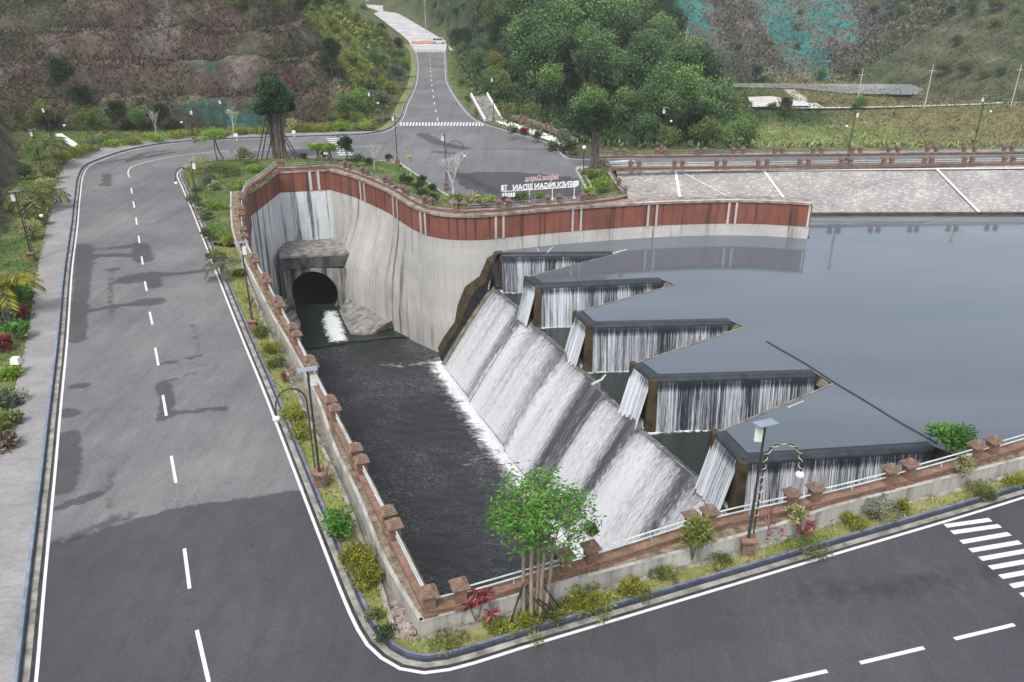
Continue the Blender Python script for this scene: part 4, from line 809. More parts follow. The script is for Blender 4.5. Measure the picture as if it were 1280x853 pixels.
    Ws = [(p[0] - .05, p[1] - .12, p[2]) for p in Ws]; mid = [tuple(.62 * a_ + .38 * b_ - (0, 0, .15)[k] for k, (a_, b_) in enumerate(zip(p, q))) for p, q in zip(Ws, Cs)]; Cs = [(p[0], p[1] - .0, p[2] - .25) for p in Cs]
    n = len(Ws); mb.add(Ws + mid, [(i, i + 1, n + i + 1, n + i) for i in range(n - 1)]); mb.build('mossy_toe', M['moss'], root); mb = MB(); mb.add(mid + [(p[0], p[1], p[2] - .35) for p in Cs], [(i, i + 1, n + i + 1, n + i) for i in range(n - 1)]); mb.build('black_gap', M['black'], root)  # near-black strip filling the gap between toe and chute kerb

def mk_embankment():
    root = empty('stone_embankment', (40, 90, -2), label='grey stone pitched slope running down from the dam road into the reservoir', cat='embankment')
    y_top = lambda x: at(proj(x, 94, 0)[0], 208, 0)[1]
    xs = np.linspace(12.2, 175, 60); V = []
    for x in xs: V += [(x, 94.6 - (.0 if x > 20 else 0) + .008 * (x - 12), .02), (x, 93.9 + .008 * (x - 12), .0), (x, 84.2 + .012 * (x - 12), -4.0)]
    n = len(xs); mb = MB(); mb.add(V, [(3 * i + j, 3 * i + j + 1, 3 * i + j + 4, 3 * i + j + 3) for i in range(n - 1) for j in range(2)])
    # the part beside the curved garden, down to the free wall
    mb.build('stone_face', M['pitch'], root)
    def zs(y): return (y - 93.9) * (4.0 / 9.7)
    mb = MB(); L = [fbp for fbp in FB if fbp[1] > 72 and fbp[0] > 8]
    V = [(p[0] + .3, p[1], -.0) for p in L]; 
    ctr = [tuple(p) for p in WT if p[0] > 11.0]; 
    # fill slab between garden wall and free wall
    mb.prism([(p[0] + .3, p[1] - .1) for p in L] + [(12.4, 94.0), (13.5, 94.0), (16, 88.5), (19, 84.8), (30.5, 79.2)] + [(p[0], p[1] + .45) for p in reversed([q for q in ctr if q[0] < 29.5])], -4.2, -.95) if False else None
    def white(pts, w):
        mb = MB(); P = [(x, y, z + .03) for x, y, z in pts]; 
        for a, b_ in zip(P[:-1], P[1:]):
            mb.beam(a, b_, w, .06)
        mb.build('white_strip', M['paint'] if False else M['white'], root)
    def es(px, py):
        # intersect the slope plane z = (y-93.9)*k
        u, v = px - 640, py - 426.5; d = (u, FPX * CP - v * SP, -(v * CP + FPX * SP)); k = 4.0 / 9.7; t = (20 + 93.9 * k) / (k * d[1] - d[2]); return (d[0] * t, d[1] * t, 20 + d[2] * t)
    for a, b_, w in (((844, 212), (850, 249), .3), ((851, 215), (915, 249), .12), ((955, 214), (981, 250), .28), ((1170, 211), (1224, 266), .28), ((850, 214.5), (1290, 210.5), .35)):
        white([es(*a), es(*b_)], w)
    mb = MB(); sk = [(13, 84.9, -3.4), (175, 85.8, -3.4)]; mb.beam((20, 84.95, -3.42), (175, 86.6, -3.42), .7, .35); mb.build('waterline_footing', M['moss'], root)
# ================================================================== FENCES, PLATFORM, PLANTING STRIPS
OUT_N = smooth(W2([(525, 777.5), (600, 757), (682, 735), (790, 707), (880, 683), (982, 655), (1030, 638), (1130, 612), (1235, 585), (1290, 571)], ZP), 1.0)
OUT_N = OUT_N + [tuple(np.array(p) - [0, 1.3]) for p in near_far[1:]]
OUT_L = smooth(W2([(525, 777.5), (480, 702), (445, 617), (417, 560), (397, 500), (366, 440), (340, 395), (322, 360), (303, 322), (291, 292), (288, 265), (288, 240)], ZP), 1.0)
DRAIN = smooth(W2([(523, 803), (506, 811), (500, 803), (484, 762), (479, 741), (469, 716), (455, 685), (440, 642), (417, 590), (400, 555), (378, 508), (355, 458), (332, 407), (318, 372), (302, 330)]), 1.0)
def platform():
    mb = MB(); root = empty('fence_platform', (*corner, 0), label='raised concrete kerb wall and ledge that carry the brick fences round the near corner', cat='kerb wall')
    inn = [tuple(p) for p in reversed(FNi)] + [tuple(p) for p in FLi if p[1] > 21]
    fl_top = [tuple(p) for p in FL if p[1] > OUT_L[-1][1] - .5 and p[1] < OUT_L[-1][1] + 1.5][:1]
    k = [i for i, p in enumerate(FLi) if p[1] < OUT_L[-1][1]][-1]
    poly = [tuple(p) for p in reversed(OUT_N)][:-1] + [tuple(p) for p in OUT_L] + [tuple(p) for p in reversed(FLi[1:k + 1])] + [tuple(p) for p in FNi[1:]]
    sheet('ledge_top', poly, ZP, M['litter'], parent=None); o = KIDS; ob = bpy.data.objects['ledge_top']; ob.parent = root; ob.location = (-root.location.x, -root.location.y, 0)
    for path, sd in ((OUT_N, 1), (OUT_L, -1)):
        mb = MB(); mb.sweep([(p[0], p[1], 0) for p in path], [(0, -.5), (0, ZP)] if sd > 0 else [(0, ZP), (0, -.5)]); mb.build('kerb_face', M['parapet'], root)
        mb = MB(); mb.sweep([(p[0], p[1], ZP) for p in path], [(sd * .02, -.04), (sd * .02, .035), (-sd * .13, .035), (-sd * .13, -.02)] if sd > 0 else [(-.13, -.02), (-.13, .035), (.02, .035)][::1] if False else [(sd * .02, -.04), (sd * .02, .035), (-sd * .13, .035), (-sd * .13, -.02)]); mb.build('edge_strip', M['parapet'], root)
def pillar_mesh(kind, old=False):
    body = MB(); body.box((0, 0, .46), (.38, .38, .92)); body.box((0, 0, .09), (.46, .46, .18)); body.box((0, 0, .86), (.43, .43, .07))
    cap = MB()
    for i, w in enumerate((.6, .5, .39, .28, .16)): cap.box((0, 0, .945 + i * .055), (w, w, .057 - .002 * (i > 0)))
    return body, cap
def fence(name, path, pill, zb, label, rail=True, group='brick fences with paired pillars', gap_caps=None, wallh=.3, oldcap=False):
    root = empty(name, (path[0][0], path[0][1], zb), label=label, cat='fence', group=group)
    mb = MB(); mb.sweep([(p[0], p[1], zb) for p in path], [(.17, 0), (.17, wallh), (-.17, wallh), (-.17, 0)]); mb.build('low_wall', M['brick'], root)
    mb = MB(); mb.sweep([(p[0], p[1], zb) for p in path], [(.22, wallh - .06), (.22, wallh + .03), (-.22, wallh + .03), (-.22, wallh - .06), (.22, wallh - .06)]); mb.build('wall_coping', M['coping'] if oldcap else M['brick'], root)
    b, c = pillar_mesh(''); b0 = c0 = None
    P = np.array([p[:2] for p in path])
    ss = np.concatenate([[0], np.cumsum(np.linalg.norm(np.diff(P, axis=0), axis=1))]); pos = []
    for q in pill:
        d = np.hypot(P[:, 0] - q[0], P[:, 1] - q[1]); i = int(np.argmin(d)); i0, i1 = max(i - 1, 0), min(i + 1, len(P) - 1); a = math.atan2(P[i1, 1] - P[i0, 1], P[i1, 0] - P[i0, 0])
        t = np.array([math.cos(a), math.sin(a)]); w = float(np.dot(np.array(q) - P[i], t)); pos.append(ss[i] + w); x, y = P[i] + t * w
        if b0 is None:
            b0 = b.build('pillar', M['brick'], root, rel=False); c0 = c.build('pillar_cap', M['cap2'] if oldcap else M['cap'], b0, rel=False); bo, co = b0, c0
        else:
            bo = b0.copy(); COL.objects.link(bo); bo.parent = root; KIDS[root.name].append(bo); co = c0.copy(); COL.objects.link(co); co.parent = bo
        bo.location = (x - root.location.x, y - root.location.y, 0); bo.rotation_euler = (0, 0, a + random.uniform(-.02, .02))
    if rail:
        edges = sorted(pos); ends = [0] + edges + [ss[-1]]
        for s0, s1 in zip(ends[:-1], ends[1:]):
            if s1 - s0 < .5: continue
            n = max(2, int((s1 - s0) / .8) + 1); S = np.linspace(s0 + .05, s1 - .05, n); q = [(np.interp(s, ss, P[:, 0]), np.interp(s, ss, P[:, 1])) for s in S]
            long = s1 - s0 > 1.4; mb = MB()
            for h in (.78, .56) if long else (.62,): mb.tube([(x, y, zb + h) for x, y in q], .032, 5)
            if not long: pass
            for k in (0, len(q) - 1): mb.tube([(q[k][0], q[k][1], zb + wallh), (q[k][0], q[k][1], zb + (.78 if long else .62))], .026, 5)
            if long and not oldcap: mb.tube([(q[len(q) // 2][0], q[len(q) // 2][1], zb + wallh), (q[len(q) // 2][0], q[len(q) // 2][1], zb + .56)], .022, 4)
            mb.build('rail', M['coping'] if oldcap else M['rail'], root)
    return root
def mk_fences():
    fence('brick_fence', [tuple(p) for p in FN], near_pts, ZP, 'red brick fence with pale rails between the spillway and the road in front')
    FLs = [tuple(p) for p in FL]
    fence('brick_fence', FLs, left_pts, ZP, 'brick fence with domed caps running along the long left road')
    fence('brick_fence', [tuple(p) for p in FB], back_pts, .22, 'brick fence curving round the garden above the tall red banded wall', oldcap=True)
    cp = lambda xs, y0, y1, z: [at(x, y0 + (y1 - y0) * (x - xs[0]) / (xs[-1] - xs[0]), z)[:2] for x in xs]
    xs1 = [789, 799.5, 844, 854, 897, 907, 949, 960, 1001, 1012, 1053, 1064, 1106, 1116, 1157, 1166, 1207, 1217, 1257, 1268]
    p1 = cp(xs1, 199, 193, 1.3); l1 = [at(763, 206.5), at(1290, 201.5)]; d = (p1[-1][0] - p1[0][0], p1[-1][1] - p1[0][1])
    line1 = resample([(p1[0][0] - 2.6, p1[0][1] - .02), p1[-1], (p1[-1][0] + d[0], p1[-1][1] + d[1])], 1.5)
    fence('brick_fence', line1, p1 + [(p1[-1][0] + 4.1, p1[-1][1] + .2), (p1[-1][0] + 5.0, p1[-1][1] + .2)], .0, 'brick fence at the top of the grey stone embankment, nearer side of the dam road', oldcap=False)
    xs2 = [771, 781, 822, 832, 872, 882, 918, 930, 970, 979, 1018, 1028, 1067, 1077, 1113, 1124, 1161, 1172, 1207, 1220, 1257, 1267]
    p2 = cp(xs2, 184.5, 179.5, 1.3); d = (p2[-1][0] - p2[0][0], p2[-1][1] - p2[0][1]); line2 = resample([(p2[0][0] - 3, p2[0][1]), p2[-1], (p2[-1][0] + d[0], p2[-1][1] + d[1])], 1.5)
    fence('brick_fence', line2, p2, .0, 'brick fence on the valley side of the dam road, trees right behind it', oldcap=True)
    # pavement of the dam road
    f = [(p[0], p[1] - .25) for p in line2]; sheet('dam_road_pavement', [tuple(p) for p in f] + [tuple(p[:2]) for p in reversed([q for q in offset(lineT, -.6) if q[0] > line2[0][0] and q[0] < line2[-1][0]])], .155, M['paver'], kind='structure')
    # fence above the path on the right of the junction
    l3 = W2([(618, 146), (640, 152), (668, 160), (690, 169), (706, 177), (722, 184)]); l3 = smooth(l3, 1.0); p3 = W2([(690, 168), (683, 164), (660, 157), (654, 155.5)])
    p3 = W2([(653, 155), (658, 157), (685, 166), (692, 169)])
    fence('brick_fence', l3, p3, .25, 'small brick fence with a thin rail behind the pale footpath by the junction', oldcap=False)
def tuft_cloud(name, n, polyfun, zf, colf, L=(.1, .25), Wd=.04, mat='under', label=None, kind='stuff', up=.8):
    X, Y = polyfun(n); Z = zf(X, Y); D = RNG.normal(size=(len(X), 3)) * .6; D[:, 2] = np.abs(D[:, 2]) + up
    c = colf(X, Y, Z); Ls = RNG.uniform(L[0], L[1], len(X)); o = leaves(name, np.column_stack([X, Y, Z]), D, Ls, Wd * Ls / Ls.mean() if np.isscalar(Wd) else Wd, None, M[mat], col=c)
    o['kind'] = kind
    if label: o['label'] = label
    return o
def rand_in(poly, n):
    xs = [p[0] for p in poly]; ys = [p[1] for p in poly]; X = RNG.uniform(min(xs), max(xs), n * 4); Y = RNG.uniform(min(ys), max(ys), n * 4); m = inpoly(X, Y, poly); return X[m][:n], Y[m][:n]
def mk_strips(pave_edge):
    YS = 63.0
    lr = [tuple(p[:2]) for p in offset(lineR, -.605)]
    s_near = [p for p in lr if p[1] < YS or p[0] > 0]
    far_r = [p for p in lr if p[0] < 60]
    k0 = [i for i, p in enumerate(lr) if p[1] < YS][0]; k1 = [i for i, p in enumerate(lr) if p[0] > 55][0]
    on = [tuple(p) for p in OUT_N if p[0] < 56]; dr = [tuple(p) for p in DRAIN]
    ol = [tuple(p) for p in OUT_L if dr[-1][1] + .4 < p[1] < YS]
    poly = lr[k0:k1] + list(reversed(on)) + dr + ol
    sheet('planting_strip', poly, .12, M['soil'], kind='structure')
    # drain
    olo = [tuple(p) for p in OUT_L if p[1] < dr[-1][1]]
    sheet('drain_bed', dr + list(reversed(olo)), -.025, M['drain'], kind='structure')
    mb = MB(); mb.sweep([(p[0], p[1], 0) for p in dr], [(.06, -.4), (.06, .15), (-.1, .15), (-.1, .1)]); o = mb.build('drain_edge', M['gutter']); o['kind'] = 'structure'
    mb = MB(); mb.sweep([(p[0], p[1], 0) for p in offset(OUT_N[:70], .02)], [(.0, .17), (.17, .17), (.19, .1)]); o = mb.build('strip_edging', M['gutter']); o['kind'] = 'structure'
    # rubble at the drain end
    rb = W2([(486, 760), (505, 756), (518, 800), (505, 806)], -.2)
    for i in range(1):
        mb = MB(); X, Y = rand_in(rb, 90)
        for x, y in zip(X, Y): s = random.uniform(.08, .26); mb.box((x, y, .0 + random.uniform(0, .12)), (s, s * random.uniform(.5, 1.2), s * .6), M=Matrix.Rotation(random.uniform(0, 3), 3, 'Z') @ Matrix.Rotation(random.uniform(-.5, .5), 3, 'X'))
        o = mb.build('rubble', M['rubble']); tag(o, 'broken brick and stone rubble lying at the end of the drain', None, None, 'stuff')
    def scol(X, Y, Z):
        nz = np.array([noise.noise(Vector((x * .45, y * .45, 0))) for x, y in zip(X, Y)]); r = RNG.uniform(.6, 1.4, len(X)); g = sm((nz + .12) * 4)[:, None]
        return (np.array([.27, .23, .11]) * (1 - g) + np.array([.17, .21, .04]) * g) * r[:, None]
    def dens(pol, n, th=-.15):
        def f(_):
            X, Y = rand_in(pol, n); k = np.array([noise.noise(Vector((x * .45, y * .45, 0))) + .35 * noise.noise(Vector((x * 2, y * 2, 0))) for x, y in zip(X, Y)]) > th; return X[k], Y[k]
        return f
    tuft_cloud('grass', 1, dens(poly, 52000, -.28), lambda X, Y: np.full(X.shape, .11), scol, (.07, .26), .045, label='dry olive grass along the planting strip by the kerb')
    # ledge weeds
    pol2 = list(reversed([tuple(p) for p in OUT_L])) + [(corner[0], corner[1])] + [tuple(p) for p in FL if p[1] < 70]
    # far garden lawn
    tn = [tuple(p) for p in offset(resample(topNear, 1), .28)]; pl = [tuple(p) for p in offset(W2([(499, 204), (525, 222), (554, 242), (570, 251), (585, 258)]), .28)]
    fb = [tuple(p) for p in FB if p[0] < pl[-1][0] + 3.5]
    ol2 = [tuple(p) for p in OUT_L if p[1] > YS]
    poly3 = list(reversed(fb)) + [tuple(p) for p in reversed([q for q in FL if q[1] > OUT_L[-1][1] + .6])] + list(reversed(ol2)) + [p for p in reversed([q for q in lr if q[1] > YS and q[0] < -10])] + tn[1:-1] + pl[1:]
    sheet('garden_lawn', poly3, .17, M['lawn'], kind='structure')
    def gcol(X, Y, Z):
        nz = np.array([noise.noise(Vector((x * .3, y * .3, 4))) for x, y in zip(X, Y)]); r = RNG.uniform(.6, 1.35, len(X)); g = sm((nz + .3) * 3)[:, None]
        return (np.array([.2, .19, .08]) * (1 - g) + np.array([.085, .155, .03]) * g) * r[:, None]
    tuft_cloud('grass', 1, dens(poly3, 22000, -.3), lambda X, Y: np.full(X.shape, .16), gcol, (.06, .2), .06, label='short green grass on the garden round the spillway head')
    # triangular garden by the curved fence end
    tri = W2([(735, 241), (721, 214.5), (727, 211.5), (755, 211.5)]) + [tuple(p) for p in reversed([q for q in FB if q[0] > at(752, 247)[0]])]
    tri = W2([(735, 243), (721.5, 215), (726, 211.5), (757, 211)]) + [tuple(q) for q in reversed(FB[-int(20):])]
    sheet('garden_lawn', tri, .17, M['lawn'], kind='structure')
    tuft_cloud('grass', 1, dens(tri, 2500, -.3), lambda X, Y: np.full(X.shape, .16), gcol, (.08, .25), .07, label='rough green grass on the small triangular garden')
    # left verge beyond the pavement
    pe = [tuple(p) for p in smooth(pave_edge, 1.0)]
    verge = pe + W2([(-200, 900), (-300, 500), (-120, 330), (0, 250), (22, 190), (45, 168), (60, 165), (200, 162.5), (330, 159.5), (430, 160)])
    sheet('verge', verge, .1, M['lawn'], kind='structure')
    def vcol(X, Y, Z):
        nz = np.array([noise.noise(Vector((x * .3, y * .3, 4))) for x, y in zip(X, Y)]); r = RNG.uniform(.6, 1.35, len(X)); g = sm((nz + .15) * 3)[:, None]
        return (np.array([.19, .17, .07]) * (1 - g) + np.array([.075, .15, .025]) * g) * r[:, None]
    tuft_cloud('grass', 1, dens(verge, 30000, -.3), lambda X, Y: np.maximum(T(X, Y), .09), vcol, (.1, .35), .07, label='green verge grass beside the left pavement')
    # ground right of upper junction and left of the climb : green shoulders
    sh = [tuple(p[:2]) for p in offset(lineT, -.61) if p[0] < 7.5 and p[1] > 103] + W2([(722, 190), (712, 178), (690, 170), (655, 158), (618, 146), (600, 128), (580, 108), (568, 95), (564, 70)])
    sheet('shoulder', sh, .13, M['lawn'], kind='structure'); tuft_cloud('grass', 1, dens(sh, 6000, -.3), lambda X, Y: np.full(X.shape, .12), vcol, (.15, .4), .12, label='patchy grass on the shoulder right of the climbing road')
    ls = [tuple(p[:2]) for p in offset(lineL, -.61) if p[1] > 117.6 and p[0] < -14] ; ls2 = [(p[0] - 1.2, p[1]) for p in reversed(ls)]
    sheet('shoulder', ls + ls2, .12, M['soil'], kind='structure')
    # pale footpath by the junction
    fp = W2([(612, 150), (622, 148), (650, 158), (690, 171), (712, 182), (708, 187), (688, 178), (650, 164), (625, 156)]); sheet('footpath', fp, .17, M['white'], kind='structure')
    # rough pale road up the valley
    L = [(-27.3, 262), (-31.5, 268)]
    cl = [(-24.5, 262, .04), (-27, 278, .05), (-31.5, 305, 1.0 * .4), (-50, 384, 2.25), (-74, 480, 5.3), (-96, 617, 7.6), (-112, 880, 12)]
    cs = smooth(cl, 3); mb = MB(); P = [(p[0], p[1], max(float(roadz(p[1])), 0) + .05 + min(.9, max(0, p[1] - 350) * .004)) for p in cs]
    mb.sweep(P, [(6.6, -.15), (6.2, 0), (2, .03), (-2, .03), (-5.5, 0), (-6.0, -.15)][::-1]); o = mb.build('rough_road', M['roughroad']); o['kind'] = 'structure'
    # valley : pale track, gravel pad
    def drape(nm, pts, w, m, dz=.25):
        P = resample([tuple(p) for p in pts], 2.0); X = np.array([p[0] for p in P]); Y = np.array([p[1] for p in P]); nn = normals2(P); V = []
        for (x, y), q in zip(zip(X, Y), nn):
            z = max(T1(x, y), T1(x + q[0] * w, y + q[1] * w), T1(x - q[0] * w, y - q[1] * w)) + dz; V += [(x - q[0] * w, y - q[1] * w, z), (x + q[0] * w, y + q[1] * w, z)]
        mb = MB(); mb.add(V, [(2 * i, 2 * i + 1, 2 * i + 3, 2 * i + 2) for i in range(len(P) - 1)]); o = mb.build(nm, m); o['kind'] = 'structure'
    drape('track', [hit(x, y)[:2] for x, y in ((935, 134), (960, 136), (1000, 137), (1060, 136.5), (1150, 134.5), (1220, 132), (1290, 129), (1400, 126))], .75, M['pathpale'])
    drape('track', [hit(x, y)[:2] for x, y in ((985, 113), (1000, 124), (1012, 131), (1020, 136))], 1.6, M['pathpale'])
    pd = [hit(x, y)[:2] for x, y in ((915, 106), (1000, 106.5), (1100, 107.5), (1140, 108), (1155, 114), (1145, 121), (1060, 119), (1000, 112.5), (915, 111))]
    sheet('gravel_pad', pd, lambda X, Y: T(X, Y) + .4, M['gravel'], step=2, kind='structure')
    pd = [hit(x, y)[:2] for x, y in ((934, 125), (965, 124), (1010, 133), (1010, 137), (940, 138))]
    sheet('bare_yard', pd, lambda X, Y: T(X, Y) + .7, M['pathpale'], step=1.5, kind='structure')
    # stairs
    root = empty('stairway', at(611, 150)[:3], label='pale concrete steps with white side walls climbing beside the junction', cat='steps'); a = Vector(at(617, 152, .1)); b_ = Vector((at(603, 128, 0)[0], a.y + 7.5, 2.9)); st = MB(); n = 14; d = (b_ - a); ang = math.atan2(d.y, d.x) - PI / 2
    for i in range(n): p = a + d * (i + .5) / n; st.box((p.x, p.y, p.z / 2 + .05), (2.4, d.length / n * 1.05, p.z + .1), rz=ang)
    st.build('steps', M['gutter'], root)
    for s in (-1, 1):
        mb = MB(); q = Vector((math.cos(ang), math.sin(ang), 0)) * 1.35 * s; mb.beam(a + q + Vector((0, 0, .2)), b_ + q + Vector((0, 0, .3)), .22, .5); mb.build('side_wall', M['white'], root)
# ================================================================== STREET LAMPS
def lamp(px, py, z, H, armdir, label, arm=True, detail=True, lean=0, arch=.55, hang=None, group='solar street lamps'):
    x, y, _ = at(px, py, z); r = empty('street_lamp', (x, y, z), label=label, cat='street lamp', group=group)
    mb = MB(); mb.box((0, 0, .3), (.5, .5, .6), taper=.85); mb.box((0, 0, .63), (.62, .62, .08)); mb.build('pedestal', M['brick'], r, rel=False)
    mb = MB(); mb.tube([(0, 0, .6), (0, 0, 1.2), (0, 0, H)], [.065, .055, .042], 8); mb.build('pole', M['pole'], r, rel=False)
    c, s = math.cos(armdir), math.sin(armdir)
    mb = MB(); mb.box((0, 0, H + .06), (.8, .46, .03), M=Matrix.Rotation(.35, 3, 'Z') @ Matrix.Rotation(-.06, 3, 'X')); mb.build('solar_panel', M['solar'], r, rel=False)
    mb = MB(); mb.box((-c * .2, -s * .2, H - .42), (.26, .2, .5), rz=armdir); mb.build('battery_box', M['boxw'], r, rel=False)
    if arm:
        R = arch; top = H * .86; pts = [(c * .16, s * .16, .9), (c * .16, s * .16, top - R)]
        for k in range(1, 11):
            a = PI * k / 10; pts.append((c * (.16 + R - R * math.cos(a)), s * (.16 + R - R * math.cos(a)), top - R + R * math.sin(a) * 1.15))
        hz = top - R - (hang if hang is not None else .45); pts.append((c * (.16 + 2 * R + .04), s * (.16 + 2 * R + .04), hz))
        mb = MB(); mb.tube(pts, .032, 6); ar = mb.build('lamp_arm', M['pole'], r, rel=False)
        if detail:
            mb = MB(); P = resample(pts, .03); tp = []; 
            for i, p in enumerate(P[20:]): a = i * .55; tp.append((p[0] + .07 * math.cos(a), p[1] + .07 * math.sin(a), p[2] + .02 * math.sin(a * 1.7)))
            mb.tube(tp, .02, 3, False); mb.build('string_light', M['deco'], ar, rel=False)
        mb = MB(); mb.ball((pts[-1][0], pts[-1][1], hz - .1), .16, 12, 8, .85); mb.build('lamp_globe', M['globe'], r, rel=False)
        
        for hz2 in (2.0, 3.2): mb = MB(); mb.tube([(0, 0, hz2), (c * .16, s * .16, hz2)], .02, 4); mb.build('bracket', M['pole'], r, rel=False)
    return r
def mk_lamps():
    lamp(933, 690, .12, 5.6, -.15, 'tall dark solar lamp with a decorated gooseneck standing in front of the nearest water curtain', arch=.62)
    lamp(401, 606, .12, 5.5, PI + .35, 'dark solar lamp whose arm reaches over the left road, beside a brick fence', arch=.62, detail=False)
    lamp(317, 412, .12, 5.6, PI - .2, 'slim dark solar lamp by the left fence opposite the tunnel mouth', arm=False)
    lamp(250, 268, .17, 4.9, PI - .1, 'dark lamp with a hooped arm at the bend of the left road', arch=.8, detail=False)
    lamp(41, 326, .12, 5.4, .2, 'dark solar lamp above the yellow palm on the left verge', arch=.6)
    lamp(53, 214, .12, 4.6, .0, 'short solar lamp half hidden among the verge shrubs', arm=False)
    lamp(70, 196, .12, 6.0, .0, 'solar lamp with a white gooseneck near the round yellow-green tree', arch=.85, detail=False)
    lamp(243, 177, .16, 4.2, PI, 'solar lamp with two white boxes on the pavement bend', arch=.55, detail=False)
    lamp(558, 236, .17, 5.6, 0, 'dark lamp with a hooped arm behind the bare white tree', arch=.9, detail=False)
    lamp(497, 207, .17, 5.8, 0, 'plain dark post at the left corner of the junction', arm=False)
    lamp(719, 190, .16, 5.2, -.5, 'dark lamp behind the thick trunked dark tree', arm=True, arch=.3, detail=False)
    lamp(828, 190, .1, 5.4, 0, 'lamp behind the dam road fence in front of the trees', arch=.3, detail=False)
    lamp(1059, 204, .1, 6.0, PI, 'leaning solar lamp with a square panel on the dam road', arch=.3, detail=False)
    lamp(1217, 181, .1, 6.2, 0, 'tall thin lamp on the far edge of the dam road at the right', arch=.5, detail=False)
    lamp(466, 160, .1, 5.2, 0, 'lamp standing in the green slope left of the junction', arch=.4, detail=False)
    lamp(283, 170, .12, 5.0, 0, 'lamp against the blue-green net on the brown hillside', arch=.3, detail=False)
    lamp(617, 153, .15, 6.6, 0, 'lamp beside the pale concrete steps', arm=False)
    lamp(562, 45, roadz(300) + 1, 11, 0, 'tall thin post beside the barrier on the climbing road', arm=False)
    for (px, py, h, lab) in ((853, 102, 13, 'thin pale utility pole above the forest edge'), (1155, 134, 9, 'thin pole by the pale valley track'), (1070, 133, 8, 'thin grey pole behind the square panel lamp'), (1263, 133, 9, 'thin pole on the valley track at the far right'), (504, 24, 12, 'pale thin pole beside the rough valley road')):
        x, y, z = hit(px, py + 2) if py > 100 else (at(px, 60, 1)[0], 330, 2); r = empty('utility_pole', (x, y, z), label=lab, cat='pole', group='thin poles'); mb = MB(); mb.tube([(0, 0, -1), (.1, 0, h)], [.12, .07], 6); mb.build('pole', M['twig'], r, rel=False); mb = MB(); mb.box((0, 0, h - 1.2), (1.2, .1, .1)); mb.build('crossarm', M['twig'], r, rel=False)
# ================================================================== SIGN / VEHICLES
def text_mesh(s, size, depth):
    c = bpy.data.curves.new('t', 'FONT'); c.body = s; c.size = size; c.extrude = depth; c.align_x = 'CENTER'; c.resolution_u = 2; c.offset = size * .025
    o = bpy.data.objects.new('t', c); COL.objects.link(o); dg = bpy.context.evaluated_depsgraph_get(); me = bpy.data.meshes.new_from_object(o.evaluated_get(dg)); bpy.data.objects.remove(o); me.materials.clear(); return me
def mk_sign():
    a = Vector(at(628, 255, .17)); b_ = Vector(at(724, 251, .17)); b_ = Vector((b_.x, b_.y + .8, .17)); c = (a + b_) / 2; rz = math.atan2(b_.y - a.y, b_.x - a.x); Lw = (b_ - a).length
    r = empty('letter_sign', tuple(c), rz, label='white letter sign on thin posts seen from behind over the planted edge', cat='sign')
    Rm = Matrix.Rotation(PI, 4, 'Z') @ Matrix.Rotation(PI / 2, 4, 'X')
    def put(nm, s, size, x, z, m, wid=None, rr=0):
        me = text_mesh(s, size, .03); me.transform(Matrix.Rotation(rr, 4, 'Z')); xs = [v.co.x for v in me.vertices]; w = max(xs) - min(xs)
        me.transform(Matrix.Diagonal(((wid / w) if wid else 1, 1, 1, 1))); me.transform(Rm); me.transform(Matrix.Translation((x, 0, z))); auto_uv(me) if not me.uv_layers else None; link_mesh(nm, me, m, r)
    put('lettering', 'BENDUNGAN SIDAN', .82, .35, 1.22, M['signwhite'], Lw * .82)
    put('greeting', 'Selamat Datang', .62, .1, 2.15, M['signpink'], Lw * .43)
    mb = MB()
    for dx, w, h in ((-Lw * .5, .35, .6), (-Lw * .455, .12, .6), (-Lw * .48, .1, .25)): mb.box((dx, 0, 1.5), (w * .6, .08, h))
    mb.box((-Lw * .475, 0, 1.78), (.6, .08, .08)); mb.box((-Lw * .475, 0, 1.24), (.6, .08, .08)); mb.build('emblem', M['signwhite'], r, rel=False)
    mb = MB()
    for k in range(5): mb.box((-Lw * .49 + k * .27, 0, .85), (.2, .08, .34))
    mb.box((-Lw * .49 + .54, 0, .66), (1.3, .06, .05)); mb.build('small_emblems', M['signwhite'], r, rel=False)
    mb = MB(); mb.box((Lw * .475, 0, 1.55), (.28, .08, .5)); mb.box((Lw * .44, 0, 1.72), (.26, .08, .12)); mb.box((Lw * .44, 0, 1.4), (.3, .08, .1)); mb.build('emblem', M['signwhite'], r, rel=False)
    mb = MB(); mb.box((0, 0, 1.2), (Lw * .95, .05, .05)); mb.box((0, .02, 2.1), (Lw * .43, .05, .04)); mb.box((-.9, .02, 1.65), (.04, .04, .95)); mb.box((1.0, .02, 1.65), (.04, .04, .95)); mb.build('frame', M['signpink'] if False else M['signwhite'], r, rel=False)
    for dx in (-Lw * .46, -Lw * .15, Lw * .15, Lw * .44):
        mb = MB(); mb.tube([(dx, .03, 0), (dx, .03, 1.25)], .04, 6); mb.box((dx, .03, .12), (.22, .22, .24)); mb.build('post', M['signwhite'], r, rel=False)
